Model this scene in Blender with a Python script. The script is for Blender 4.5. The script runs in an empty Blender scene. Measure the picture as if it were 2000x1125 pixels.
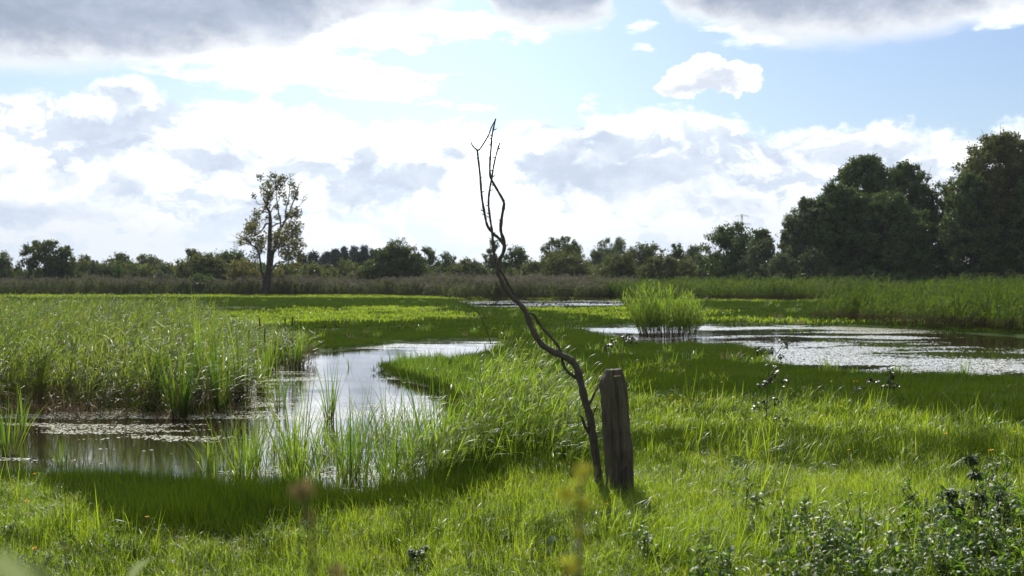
import bpy, math, random
import numpy as np
from math import radians as R

SC = bpy.context.scene
COL = SC.collection
F = 2400.0          # focal length in pixels of the 2000 px wide photograph
EYE = 2.0           # eye height above the meadow
HZ = 545.0          # horizon row

# ------------------------------------------------------------------ camera
cam_d = bpy.data.cameras.new('camera')
cam_d.sensor_width = 36.0
cam_d.lens = F / 2000 * 36
cam_d.shift_y = -17.5 / 2000
cam_d.clip_start = 0.05
cam_d.clip_end = 6000
cam_d.dof.use_dof = True
cam_d.dof.focus_distance = 13.0
cam_d.dof.aperture_fstop = 3.6
cam = bpy.data.objects.new('camera', cam_d)
cam.location = (0, 0, EYE)
cam.rotation_euler = (R(90), 0, 0)
COL.objects.link(cam)
SC.camera = cam

SC.view_settings.view_transform = 'Standard'
SC.view_settings.look = 'None'
SC.view_settings.gamma = 1
SC.view_settings.use_curve_mapping = False
SC.view_settings.exposure = 0.36
SC.render.film_transparent = False
SC.cycles.max_bounces = 8
SC.cycles.transmission_bounces = 6
SC.cycles.diffuse_bounces = 4
SC.cycles.sample_clamp_indirect = 6

SUN_EL, SUN_AZ = 42.0, -9.0          # azimuth from +Y, positive to the right
sun_d = bpy.data.lights.new('sun', 'SUN')
sun_d.energy = 4.6
sun_d.angle = R(0.5)
sun_d.color = (1.0, 0.95, 0.86)
sun = bpy.data.objects.new('sun', sun_d)
sun.rotation_euler = (R(-(90 - SUN_EL)), 0, R(-SUN_AZ))
COL.objects.link(sun)

# ------------------------------------------------------------------ node expression helper
class E:
    tree = None
    def __init__(s, sock): s.s = sock
    @staticmethod
    def m(op, *a, clamp=False):
        n = E.tree.nodes.new('ShaderNodeMath'); n.operation = op; n.use_clamp = clamp
        for i, v in enumerate(a):
            if isinstance(v, E): E.tree.links.new(v.s, n.inputs[i])
            else: n.inputs[i].default_value = float(v)
        return E(n.outputs[0])
    def __add__(s, o): return E.m('ADD', s, o)
    __radd__ = __add__
    def __sub__(s, o): return E.m('SUBTRACT', s, o)
    def __rsub__(s, o): return E.m('SUBTRACT', o, s)
    def __mul__(s, o): return E.m('MULTIPLY', s, o)
    __rmul__ = __mul__
    def __truediv__(s, o): return E.m('DIVIDE', s, o)
    def max(s, o): return E.m('MAXIMUM', s, o)
    def min(s, o): return E.m('MINIMUM', s, o)
    def sm(s, a, b):
        n = E.tree.nodes.new('ShaderNodeMapRange'); n.interpolation_type = 'SMOOTHSTEP'
        E.tree.links.new(s.s, n.inputs[0]); n.inputs[1].default_value = a; n.inputs[2].default_value = b
        n.inputs[3].default_value = 0; n.inputs[4].default_value = 1
        return E(n.outputs[0])

def comb(x, y, z):
    n = E.tree.nodes.new('ShaderNodeCombineXYZ')
    for i, v in enumerate((x, y, z)):
        if isinstance(v, E): E.tree.links.new(v.s, n.inputs[i])
        else: n.inputs[i].default_value = v
    return n.outputs[0]

def noise(vec, scale, detail=5, rough=0.55, dist=0.0):
    n = E.tree.nodes.new('ShaderNodeTexNoise')
    if vec is not None: E.tree.links.new(vec, n.inputs['Vector'])
    n.inputs['Scale'].default_value = scale; n.inputs['Detail'].default_value = detail
    n.inputs['Roughness'].default_value = rough; n.inputs['Distortion'].default_value = dist
    return E(n.outputs['Fac'])

def mixc(f, a, b):
    n = E.tree.nodes.new('ShaderNodeMix'); n.data_type = 'RGBA'
    if isinstance(f, E): E.tree.links.new(f.s, n.inputs[0])
    else: n.inputs[0].default_value = f
    for i, v in ((6, a), (7, b)):
        if isinstance(v, tuple): n.inputs[i].default_value = (v[0], v[1], v[2], 1)
        else: E.tree.links.new(v, n.inputs[i])
    return n.outputs[2]

def fcurve(x, pts):      # pts: (x,y) in 0..1
    n = E.tree.nodes.new('ShaderNodeFloatCurve')
    c = n.mapping.curves[0]
    while len(c.points) > 2: c.points.remove(c.points[1])
    c.points[0].location = pts[0]; c.points[-1].location = pts[-1]
    for p in pts[1:-1]: c.points.new(*p)
    n.mapping.update()
    E.tree.links.new(x.s, n.inputs['Value'])
    return E(n.outputs['Value'])

# ------------------------------------------------------------------ world: Nishita sky with clouds in direction space
world = bpy.data.worlds.new('World')
SC.world = world
world.use_nodes = True
world.cycles.sampling_method = 'MANUAL'
world.cycles.sample_map_resolution = 512
wt = world.node_tree
wt.nodes.clear()
E.tree = wt
SKY = 0.1
bg = wt.nodes.new('ShaderNodeBackground'); bg.inputs['Strength'].default_value = SKY
wo = wt.nodes.new('ShaderNodeOutputWorld'); wt.links.new(bg.outputs[0], wo.inputs[0])
sky = wt.nodes.new('ShaderNodeTexSky'); sky.sky_type = 'NISHITA'; sky.sun_disc = False
sky.sun_elevation = R(SUN_EL); sky.sun_rotation = R(SUN_AZ)
sky.air_density = 1.0; sky.dust_density = 1.2; sky.ozone_density = 2.0
tc = wt.nodes.new('ShaderNodeTexCoord')
sp = wt.nodes.new('ShaderNodeSeparateXYZ'); wt.links.new(tc.outputs['Generated'], sp.inputs[0])
dx, dy, dz = E(sp.outputs[0]), E(sp.outputs[1]), E(sp.outputs[2])
U = E.m('ARCTAN2', dx, dy) * 2.4
W = E.m('ARCSINE', dz) * 2.4

def uv(x, y):
    az = math.atan((x - 1000) / F); el = math.atan((HZ - y) / F * math.cos(az))
    return az * 2.4, el * 2.4

base_v = comb(U, W * 1.5, 0.0)
wx = noise(base_v, 4.0, 6, 0.6) - 0.5
wy = noise(comb(U + 7.3, W * 1.5 + 3.1, 0.0), 4.0, 6, 0.6) - 0.5
U1 = U + wx * 0.22
W1 = W + wy * 0.13
fine = noise(comb(U, W * 1.6, 2.0), 11.0, 9, 0.62)
broad = noise(comb(U, W * 2.2, 5.0), 3.2, 6, 0.55)
streak = noise(comb(U, W * 4.5, 8.0), 6.0, 7, 0.6, 0.4)

def blobs(lst, k=1.0):
    acc = None
    for x, y, rx, ry, *am in lst:
        cu, cw = uv(x, y)
        a = (U1 - cu) * (1000.0 / rx); b = (W1 - cw) * (1000.0 / ry)
        d = 1.0 - E.m('SQRT', a * a + b * b)
        if am: d = d * am[0]
        acc = d if acc is None else acc.max(d)
    return acc.max(-1.0)

def profile(pts, scale=1.0, off=0.0):
    # pts px (x, y) -> W as a function of U; curve runs over U -1.2..1.2, value W/1.2+.1
    q = []
    for x, y in pts:
        u_, w_ = uv(x, y)
        q.append(((u_ + 1.2) / 2.4, min(1, max(0, w_ / 1.2 + 0.1))))
    q = [(0.0, q[0][1])] + q + [(1.0, q[-1][1])]
    t = E.m('MULTIPLY_ADD', U1, 1 / 2.4, 0.5, clamp=True)
    return (fcurve(t, q) - 0.1) * 1.2

# cumulus bank along the horizon
top = profile([(-100, 180), (60, 178), (150, 176), (200, 152), (250, 138), (300, 160), (350, 188), (420, 200), (500, 196), (600, 214), (680, 232), (760, 240), (850, 244), (950, 240),
               (1050, 250), (1120, 228), (1250, 214), (1350, 208), (1420, 226), (1500, 246), (1600, 250), (1680, 240), (1730, 230), (1800, 246), (1880, 246), (1950, 236), (2060, 240)])
puff0 = noise(comb(U, W * 1.3, 31.0), 24.0, 6, .6)
bank = (top - W + (fine - 0.5) * 0.10 + (puff0 - .5) * .05).sm(-0.006, 0.026)
bank = bank * W.sm(-0.9, -0.2)
# grey-blue undersides inside the bank
gp = blobs([(245, 255, 105, 62), (250, 190, 66, 44, .9), (420, 312, 130, 38), (555, 335, 90, 26, .8), (690, 300, 40, 62, .9), (820, 352, 125, 26), (885, 312, 62, 34, .8),
            (1240, 345, 245, 56, 1.2), (1110, 292, 62, 74, .7), (1190, 300, 70, 60, .8), (1690, 298, 150, 34, .8), (1560, 285, 90, 40, .6), (40, 405, 150, 34), (690, 385, 80, 20, .7), (240, 365, 40, 22, .8), (10, 320, 50, 20, .8),
            (120, 345, 70, 26, .6), (480, 400, 130, 20, .5), (1750, 350, 120, 30, .5), (1380, 400, 200, 24, .5)])
def relief(scale, dz_, det=7, ox=0.0):
    a_ = noise(comb(U1 + ox, W1 * 1.4, 14.0), scale, det, .6); b_ = noise(comb(U1 + ox + .012, (W1 + dz_) * 1.4, 14.0), scale, det, .6)
    return b_ - a_
rel = relief(5.0, .045) + relief(13.0, .016, 6, 3.0) * .7
gfac = (gp + .14 + rel * 1.9 + (fine - 0.5) * 1.0).sm(-0.35, 0.80)
low = (0.17 - W).sm(-0.06, 0.12)
white = (1.32, 1.35, 1.39)
wh2 = mixc((W - .04).sm(0, .22), (.84, .88, .93), white)
bank_c = mixc(low * (0.55 + (broad - 0.5) * 1.8).max(0.0).min(1.0), wh2, (0.72, 0.78, 0.86))
bank_c = mixc((rel + .0).sm(-.03, .15) * 0.9, bank_c, (0.66, 0.75, 0.88))
bank_c = mixc(gfac * 0.9, bank_c, mixc(fine.sm(.35, .75), (0.56, 0.65, 0.80), (.74, .82, .93)))
# thin white veils above it
wp = blobs([(560, 130, 330, 62, 1.0), (420, 110, 200, 40, .7), (720, 60, 210, 46), (900, 45, 170, 42), (1040, 68, 130, 28, .8), (740, 165, 170, 34), (480, 165, 160, 30, .8), (760, 88, 90, 14, .8),
            (1245, 62, 52, 18, .45), (1270, 90, 40, 12, .35), (1148, 190, 26, 16, .6), (930, 206, 80, 12, .8), (845, 202, 46, 10, .8), (1480, 60, 150, 36, 1.0), (1960, 32, 130, 34, 1.1), (1760, 150, 40, 10, .4), (110, 118, 110, 16, .6), (350, 105, 140, 20, .8)])
veil = (wp + (streak - 0.5) * 2.1 + (fine - .5) * .9 - .20).sm(-0.05, 0.60)
# lone cumulus
cc = blobs([(1385, 152, 74, 34, 1.2), (1345, 160, 46, 30), (1430, 160, 42, 32), (1380, 136, 40, 26)])
puff = noise(comb(U, W * 1.3, 21.0), 26.0, 6, .6)
cum = (cc + (fine - 0.5) * 1.1 + (puff - .5) * 1.1 + .02).sm(-0.02, 0.20)
cg = blobs([(1388, 172, 74, 18), (1415, 158, 34, 16, .6), (1340, 168, 30, 14, .5)])
cum_c = mixc((cg + .25 + rel * 2.5 + (puff - .5) * 1.2).sm(-.35, .95) * 0.8, white, (0.56, 0.62, 0.74))
# dark cloud bases overhead
bot = profile([(-100, 112), (0, 110), (200, 110), (350, 100), (450, 88), (590, 76), (640, 44), (740, 22), (850, 4), (890, -30), (930, -30), (960, 10), (1010, 40), (1060, 48), (1120, 42),
               (1170, 8), (1200, -40), (1300, -40), (1340, 6), (1400, 30), (1450, 48), (1550, 62), (1650, 62), (1750, 52), (1850, 36), (1950, 8), (2000, -6), (2100, -30)])
dk = (W - bot + .030 + (broad - 0.5) * 0.05 + (fine - .5) * .05)
dark = dk.sm(-0.012, 0.035)
dark_edge = (dk + (fine - .5) * .06).sm(0.0, 0.085)
# above the frame the deck breaks up
ups = noise(tc.outputs['Generated'], 2.6, 6, 0.55)
upm = W.sm(0.62, 0.85)
brk = (ups - 0.5 + 0.03).sm(-0.05, 0.10)
dark = dark * (1.0 - upm) + upm * brk
dark_c = mixc(dark_edge, (0.95, 0.98, 1.02), mixc((broad + rel * .55).sm(.25, .75), (0.36, 0.42, 0.54), (0.54, 0.61, 0.75)))
dark_c = mixc(upm, dark_c, (0.75, 0.79, 0.86))

def sc_(c, k):
    n = wt.nodes.new('ShaderNodeVectorMath'); n.operation = 'SCALE'; wt.links.new(c, n.inputs[0]); n.inputs['Scale'].default_value = k
    return n.outputs[0]
KC = 0.82 / SKY
tint_ = wt.nodes.new('ShaderNodeVectorMath'); tint_.operation = 'MULTIPLY'; wt.links.new(sky.outputs[0], tint_.inputs[0]); tint_.inputs[1].default_value = (0.72, 0.81, 0.94)
glow = E.m('EXPONENT', (U + .12) * (U + .12) * -5.0) * .20 + .90
gn = wt.nodes.new('ShaderNodeVectorMath'); gn.operation = 'SCALE'; wt.links.new(tint_.outputs[0], gn.inputs[0]); wt.links.new(glow.s, gn.inputs['Scale'])
blue = gn.outputs[0]
sunk = E.m('EXPONENT', (U + .16) * (U + .16) * -6.0) * E.m('EXPONENT', (W - .6) * (W - .6) * -5.0) * 1.0 + 1.0
def scn(c_, k_):
    n = wt.nodes.new('ShaderNodeVectorMath'); n.operation = 'SCALE'; wt.links.new(c_, n.inputs[0]); wt.links.new((k_ * KC).s, n.inputs['Scale'])
    return n.outputs[0]
c = mixc(veil * 0.85, blue, scn(mixc(0.0, white, white), sunk))
c = mixc(bank, c, scn(bank_c, sunk * (1.0 - gfac) + gfac))
c = mixc(cum, c, sc_(cum_c, KC))
c = mixc(dark, c, sc_(dark_c, KC))
wt.links.new(c, bg.inputs['Color'])

# ------------------------------------------------------------------ numpy helpers
rng = np.random.default_rng(11)

def px(x, y, Y):
    """photo pixel at depth Y -> world point"""
    return ((x - 1000) / F * Y, Y, EYE - (y - HZ) / F * Y)

def gpt(x, y):
    Y = F * EYE / (y - HZ)
    return ((x - 1000) / F * Y, Y)

_perm = np.random.default_rng(5).random((256, 256))
def vnoise(x, y):
    xi = np.floor(x).astype(int); yi = np.floor(y).astype(int)
    fx = x - xi; fy = y - yi
    fx = fx * fx * (3 - 2 * fx); fy = fy * fy * (3 - 2 * fy)
    a = _perm[xi % 256, yi % 256]; b = _perm[(xi + 1) % 256, yi % 256]
    c_ = _perm[xi % 256, (yi + 1) % 256]; d = _perm[(xi + 1) % 256, (yi + 1) % 256]
    return (a * (1 - fx) + b * fx) * (1 - fy) + (c_ * (1 - fx) + d * fx) * fy

def fbm(x, y, o=4):
    s = 0; a = 0.5; t = 0
    for i in range(o):
        ca, sa = math.cos(.55 + 1.1 * i), math.sin(.55 + 1.1 * i)
        s = s + a * vnoise((x * ca - y * sa) * 2 ** i + 17.3 * i + 400, (x * sa + y * ca) * 2 ** i + 31.7 * i + 400); t += a; a *= 0.5
    return s / t

def sstep(a, b, x):
    t = np.clip((x - a) / (b - a), 0, 1); return t * t * (3 - 2 * t)

def sdist(poly, X, Y):
    """signed distance, positive inside"""
    P = np.array(poly, float); n = len(P)
    d = np.full(X.shape, 1e9); ins = np.zeros(X.shape, bool)
    for i in range(n):
        ax, ay = P[i]; bx, by = P[(i + 1) % n]
        ex, ey = bx - ax, by - ay
        t = np.clip(((X - ax) * ex + (Y - ay) * ey) / (ex * ex + ey * ey + 1e-9), 0, 1)
        d = np.minimum(d, np.hypot(X - ax - t * ex, Y - ay - t * ey))
        cond = ((ay > Y) != (by > Y))
        xi = (bx - ax) * (Y - ay) / (by - ay + 1e-12) + ax
        ins ^= cond & (X < xi)
    return np.where(ins, d, -d)

POND_MID = [gpt(*p) for p in [(-500, 995), (-200, 955), (0, 934), (200, 940), (420, 962), (600, 982), (760, 972), (850, 950), (910, 905), (925, 850), (915, 800), (890, 765),
            (860, 750), (800, 736), (764, 722), (770, 709), (850, 703), (900, 699), (960, 690), (1010, 670), (985, 660), (880, 661), (780, 665), (700, 674), (600, 684), (540, 698), (460, 712),
            (420, 740), (440, 785), (380, 800), (300, 798), (150, 785), (0, 775), (-300, 770), (-700, 780)]]
POND_RIGHT = [gpt(*p) for p in [(1112, 637), (1180, 632.5), (1250, 631), (1400, 629.5), (1600, 633), (1800, 641), (2000, 654), (2400, 664), (2900, 680), (2900, 775), (2300, 756), (2000, 745), (1800, 737),
              (1650, 731), (1560, 722), (1490, 714), (1462, 700), (1486, 684), (1440, 678), (1350, 674), (1230, 668), (1160, 655)]]
POND_FAR = [gpt(*p) for p in [(860, 586), (1000, 584.5), (1210, 584.5), (1245, 592), (1225, 602), (1080, 603), (1000, 604), (920, 599)]]
POND_SLIT = [gpt(*p) for p in [(330, 601), (430, 598.5), (550, 599), (575, 603), (530, 609), (420, 611), (350, 609)]]
PONDS = [POND_MID, POND_RIGHT, POND_FAR, POND_SLIT]
WATER_Z = -0.07

def pond_d(X, Y):
    d = np.full(X.shape, -1e9)
    for p in PONDS: d = np.maximum(d, sdist(p, X, Y))
    return d

def gz(X, Y, d=None):
    X = np.asarray(X, float); Y = np.asarray(Y, float)
    if d is None: d = pond_d(X, Y)
    z = (fbm(X * 0.5, Y * 0.5) - 0.5) * 0.06 * sstep(0, -0.6, d)
    z = z - 0.42 * sstep(-0.05, 0.9, d)
    z = z + 0.9 * sstep(7.2, 2.6, Y)
    return z

def mesh_np(name, V, faces_list, mats=(), attrs=None, smooth=False, mat_idx=None):
    """faces_list: list of int arrays (n,k)"""
    me = bpy.data.meshes.new(name)
    V = np.asarray(V, np.float32)
    me.vertices.add(len(V)); me.vertices.foreach_set('co', V.ravel())
    loops = np.concatenate([f.ravel() for f in faces_list]).astype(np.int32)
    sizes = np.concatenate([np.full(len(f), f.shape[1]) for f in faces_list]).astype(np.int32)
    starts = np.concatenate([[0], np.cumsum(sizes)[:-1]]).astype(np.int32)
    me.loops.add(len(loops)); me.loops.foreach_set('vertex_index', loops)
    me.polygons.add(len(sizes)); me.polygons.foreach_set('loop_start', starts)
    try: me.polygons.foreach_set('loop_total', sizes)
    except Exception: pass
    if smooth: me.polygons.foreach_set('use_smooth', np.ones(len(sizes), bool))
    for m in mats: me.materials.append(m)
    if mat_idx is not None: me.polygons.foreach_set('material_index', np.asarray(mat_idx, np.int32))
    me.update(calc_edges=True)
    if attrs:
        for k, a in attrs.items():
            at = me.attributes.new(k, 'FLOAT', 'POINT'); at.data.foreach_set('value', np.asarray(a, np.float32))
    me.validate()
    return me

class Geo:
    """collects ribbons, tubes and faces, each vertex with tint (per piece) and along (0 root..1 tip)"""
    def __init__(s): s.V = []; s.F = {3: [], 4: []}; s.t = []; s.a = []; s.mi = {3: [], 4: []}; s.n = 0
    def add(s, V, faces, tint, along, mi=0):
        V = np.asarray(V, float).reshape(-1, 3)
        faces = np.asarray(faces, int)
        s.V.append(V); s.F[faces.shape[1]].append(faces + s.n); s.mi[faces.shape[1]].append(np.full(len(faces), mi))
        s.t.append(np.broadcast_to(tint, (len(V),)).astype(float)); s.a.append(np.broadcast_to(along, (len(V),)).astype(float))
        s.n += len(V)
    def ribbons(s, P, wid, side, tint, mi=0):
        """P (N,S,3) wid (N,S) side (N,3) or (N,S,3)"""
        N, S, _ = P.shape
        if side.ndim == 2: side = side[:, None, :]
        A = P - side * wid[..., None] / 2; B = P + side * wid[..., None] / 2
        V = np.stack([A, B], 2).reshape(-1, 3)
        i = np.arange(N)[:, None] * S * 2 + np.arange(S - 1)[None] * 2
        f = np.stack([i, i + 1, i + 3, i + 2], -1).reshape(-1, 4)
        al = np.broadcast_to((np.arange(S) / (S - 1))[None, :, None], (N, S, 2)).ravel()
        ti = np.broadcast_to(np.asarray(tint)[:, None, None], (N, S, 2)).ravel()
        s.add(V, f, ti, al, mi)
    def tube(s, pts, rad, sides=6, tint=0.5, mi=0, cap=True):
        pts = np.asarray(pts, float); n = len(pts); rad = np.broadcast_to(rad, (n,))
        T = np.gradient(pts, axis=0); T /= np.linalg.norm(T, axis=1)[:, None] + 1e-9
        ref = np.array([0.31, 0.95, 0.1]) if abs(T[0][1]) < .9 else np.array([1, 0, 0.])
        Nn = np.cross(T, ref); Nn /= np.linalg.norm(Nn, axis=1)[:, None] + 1e-9
        Bn = np.cross(T, Nn)
        an = np.arange(sides) / sides * 2 * np.pi
        V = pts[:, None] + rad[:, None, None] * (Nn[:, None] * np.cos(an)[None, :, None] + Bn[:, None] * np.sin(an)[None, :, None])
        i = np.arange(n - 1)[:, None] * sides; j = np.arange(sides)[None]
        f = np.stack([i + j, i + (j + 1) % sides, i + sides + (j + 1) % sides, i + sides + j], -1).reshape(-1, 4)
        al = np.repeat(np.linspace(0, 1, n), sides)
        if cap:
            V = np.concatenate([V.reshape(-1, 3), pts[-1:] + T[-1:] * rad[-1] * .6])
            al = np.append(al, 1)
            k = (n - 1) * sides
            tri = np.stack([k + np.arange(sides), k + (np.arange(sides) + 1) % sides, np.full(sides, n * sides)], -1)
            s.add(V, f, tint, al, mi)
            s.F[3].append(tri + s.n - len(V)); s.mi[3].append(np.full(len(tri), mi))
        else:
            s.add(V, f, tint, al, mi)
    def leaves(s, C, size, nrm, tint, aspect=0.55, mi=0, along=.5):
        """rhombic leaves folded along the midrib, centres C (N,3)"""
        N = len(C)
        nrm = nrm / (np.linalg.norm(nrm, axis=1)[:, None] + 1e-9)
        r = rng.normal(size=(N, 3)); d = np.cross(nrm, r); d /= np.linalg.norm(d, axis=1)[:, None] + 1e-9
        b = np.cross(nrm, d)
        size = np.broadcast_to(size, (N,))[:, None]
        V = np.stack([C - d * size * .5, C - b * size * aspect * .5 + nrm * size * .08, C + d * size * .5, C + b * size * aspect * .5 + nrm * size * .08], 1).reshape(-1, 3)
        f = np.arange(N * 4).reshape(-1, 4)
        s.add(V, f, np.repeat(np.broadcast_to(tint, (N,)), 4), along, mi)
    def mesh(s, name, mats, smooth=False):
        V = np.concatenate(s.V); fl = []; mi = []
        for k in (3, 4):
            if s.F[k]: fl.append(np.concatenate(s.F[k])); mi.append(np.concatenate(s.mi[k]))
        return mesh_np(name, V, fl, mats, {'tint': np.concatenate(s.t), 'along': np.concatenate(s.a)}, smooth, np.concatenate(mi))

def obj(name, me, parent=None, loc=None, coll=None):
    o = bpy.data.objects.new(name, me); (coll or COL).objects.link(o)
    if parent: o.parent = parent
    if loc is not None: o.location = loc
    return o

def tag(o, label=None, cat=None, group=None, kind=None):
    if label: o['label'] = label
    if cat: o['category'] = cat
    if group: o['group'] = group
    if kind: o['kind'] = kind
    return o

def thing(name, label, cat, loc, group=None, rz=0):
    o = bpy.data.objects.new(name, None); COL.objects.link(o)
    o.location = loc; o.rotation_euler = (0, 0, rz); o.empty_display_size = .2
    return tag(o, label, cat, group)

def arcs(base, L, az, a0, curv, S, wind=None):
    """paths that start at elevation a0 and curve over by curv radians. base (N,3)"""
    N = len(base); k = np.arange(S - 1) / max(1, S - 2)
    ang = a0[:, None] - curv[:, None] * k[None] ** 1.3
    d = np.stack([np.cos(ang) * np.cos(az)[:, None], np.cos(ang) * np.sin(az)[:, None], np.sin(ang)], -1)
    P = np.concatenate([np.zeros((N, 1, 3)), np.cumsum(d * (L / (S - 1))[:, None, None], 1)], 1) + base[:, None]
    if wind is not None:
        t = (np.arange(S) / (S - 1)) ** 2
        P[..., 0] += wind * L[:, None] * t[None]
    return P

def sides_for(az, tw):
    a = az + np.pi / 2
    s_ = np.stack([np.cos(a) * np.cos(tw), np.sin(a) * np.cos(tw), np.sin(tw)], -1)
    return s_

# ------------------------------------------------------------------ materials
def new_mat(name):
    m = bpy.data.materials.new(name); m.use_nodes = True
    t = m.node_tree; t.nodes.clear(); E.tree = t
    out = t.nodes.new('ShaderNodeOutputMaterial')
    return m, t, out

def attr(name, kind='GEOMETRY', out='Fac'):
    n = E.tree.nodes.new('ShaderNodeAttribute'); n.attribute_name = name; n.attribute_type = kind
    return E(n.outputs[out])

GLOSSK = 0.22
def leaf_mat(name, a, b, root=None, ta=None, tb=None, trans=0.5, gloss=0.35, spec=0.5, tip=None, patch=None, zroot=None):
    """a/b: base colours mixed by the piece's tint; ta/tb: light shining through; root: colour near the ground"""
    m, t, out = new_mat(name)
    ti = attr('tint')
    oi = t.nodes.new('ShaderNodeObjectInfo')
    f = (ti * 0.7 + E(oi.outputs['Random']) * 0.3)
    geo = t.nodes.new('ShaderNodeNewGeometry')
    if patch:
        f = f * 0.55 + noise(geo.outputs['Position'], patch, 3, 0.6).sm(0.3, 0.7) * 0.45
    c = mixc(f, a, b); tcx = mixc(f, ta or a, tb or b)
    al = attr('along')
    if root:
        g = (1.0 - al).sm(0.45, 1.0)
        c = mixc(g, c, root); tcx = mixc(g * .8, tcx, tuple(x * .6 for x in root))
    if zroot:
        sz = t.nodes.new('ShaderNodeSeparateXYZ'); t.links.new(geo.outputs['Position'], sz.inputs[0])
        g = (zroot[1] - E(sz.outputs[2]) + ti * zroot[2]).sm(0, zroot[1] - zroot[0])
        c = mixc(g, c, (.085, .065, .035)); tcx = mixc(g, tcx, (.10, .075, .035))
    if tip:
        g = al.sm(0.75, 1.0) * ti.sm(0.55, 0.8)
        c = mixc(g, c, tip); tcx = mixc(g, tcx, tip)
    d = t.nodes.new('ShaderNodeBsdfDiffuse'); tr = t.nodes.new('ShaderNodeBsdfTranslucent'); gl = t.nodes.new('ShaderNodeBsdfGlossy')
    gl.inputs['Roughness'].default_value = gloss; gl.inputs['Color'].default_value = (1, 1, 1, 1)
    t.links.new(c, d.inputs[0]); t.links.new(tcx, tr.inputs[0])
    mx = t.nodes.new('ShaderNodeMixShader'); mx.inputs[0].default_value = trans
    t.links.new(d.outputs[0], mx.inputs[1]); t.links.new(tr.outputs[0], mx.inputs[2])
    fr = t.nodes.new('ShaderNodeLayerWeight'); fr.inputs[0].default_value = 0.25
    fm = E(fr.outputs['Fresnel']) * (spec * GLOSSK)
    m2 = t.nodes.new('ShaderNodeMixShader'); t.links.new(fm.s, m2.inputs[0])
    t.links.new(mx.outputs[0], m2.inputs[1]); t.links.new(gl.outputs[0], m2.inputs[2])
    t.links.new(m2.outputs[0], out.inputs[0])
    return m

M = {}
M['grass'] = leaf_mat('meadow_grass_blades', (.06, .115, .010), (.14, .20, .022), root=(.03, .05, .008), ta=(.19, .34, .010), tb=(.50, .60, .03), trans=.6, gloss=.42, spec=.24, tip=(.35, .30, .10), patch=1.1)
M['sedge'] = leaf_mat('dark_upright_blades', (.025, .062, .006), (.045, .085, .010), root=(.02, .035, .006), ta=(.042, .080, .003), tb=(.088, .135, .006), trans=.45, gloss=.5, spec=.12, patch=.35)
M['reed'] = leaf_mat('reed_leaf', (.055, .095, .015), (.13, .16, .04), ta=(.11, .22, .015), tb=(.36, .41, .05), trans=.55, gloss=.48, spec=.30, tip=(.30, .24, .10), zroot=(.0, .32, .28))
M['reed_green'] = leaf_mat('young_reed_leaf', (.055, .10, .015), (.12, .17, .03), ta=(.13, .27, .015), tb=(.42, .52, .05), trans=.58, gloss=.45, spec=.20, tip=(.30, .27, .12))
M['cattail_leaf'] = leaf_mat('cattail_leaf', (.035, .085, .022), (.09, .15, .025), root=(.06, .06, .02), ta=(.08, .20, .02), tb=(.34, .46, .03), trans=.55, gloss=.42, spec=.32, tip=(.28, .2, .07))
M['stem'] = leaf_mat('reed_stem', (.10, .085, .035), (.15, .14, .05), trans=.1, gloss=.5, spec=.25)
M['dry'] = leaf_mat('dry_reed_litter', (.20, .13, .06), (.34, .25, .14), ta=(.2, .13, .06), tb=(.34, .25, .14), trans=.25, gloss=.4, spec=.3)
M['plume'] = leaf_mat('reed_plume', (.105, .09, .065), (.18, .155, .115), ta=(.10, .09, .06), tb=(.22, .19, .14), trans=.35, gloss=.6, spec=.12)
M['far_reed'] = leaf_mat('far_reed_leaf', (.062, .085, .030), (.115, .13, .05), ta=(.09, .13, .03), tb=(.19, .22, .065), trans=.42, gloss=.6, spec=.05, zroot=(.0, .3, .3))
M['far_green'] = leaf_mat('right_reed_leaf', (.035, .065, .010), (.07, .11, .016), ta=(.07, .14, .010), tb=(.20, .28, .02), trans=.48, gloss=.6, spec=.05, zroot=(.1, .5, .3))
M['herb'] = leaf_mat('broad_weed_leaf', (.040, .080, .020), (.075, .125, .032), ta=(.09, .20, .015), tb=(.26, .42, .02), trans=.5, gloss=.45, spec=.20)
M['thistle'] = leaf_mat('thistle_leaf', (.028, .050, .022), (.055, .080, .035), ta=(.04, .08, .015), tb=(.08, .14, .02), trans=.3, gloss=.5, spec=.2)
M['weed_dark'] = leaf_mat('withered_weed_leaf', (.020, .024, .012), (.045, .048, .025), ta=(.03, .035, .01), tb=(.06, .07, .02), trans=.2, gloss=.45, spec=.35)

def tree_leaf(name, a, b, ta, tb, trans=.35, spec=.2): return leaf_mat(name, a, b, ta=ta, tb=tb, trans=trans, gloss=.45, spec=spec)
M['oak'] = tree_leaf('dark_broadleaf', (.055, .074, .028), (.095, .112, .042), (.07, .11, .022), (.15, .19, .04))
M['shade'] = tree_leaf('alder_leaf', (.055, .085, .034), (.10, .13, .052), (.06, .105, .02), (.13, .18, .03))
M['willow'] = tree_leaf('grey_willow_leaf', (.07, .09, .045), (.12, .14, .075), (.08, .11, .035), (.14, .18, .06), spec=.35)
M['shrub'] = tree_leaf('shrub_leaf', (.062, .080, .030), (.112, .125, .052), (.09, .12, .025), (.19, .21, .05))
M['poplar'] = tree_leaf('yellowing_leaf', (.06, .07, .02), (.15, .14, .045), (.09, .11, .02), (.32, .28, .06), trans=.42, spec=.3)
M['sunny'] = tree_leaf('sunlit_yellowish_broadleaf', (.060, .072, .024), (.13, .135, .055), (.08, .11, .02), (.22, .24, .06), trans=.4, spec=.3)  # sunlit tone of the tallest crown put into its leaf colour
M['conifer'] = tree_leaf('spruce_needles', (.022, .034, .026), (.036, .050, .036), (.02, .035, .02), (.04, .055, .03), trans=.2)

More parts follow.
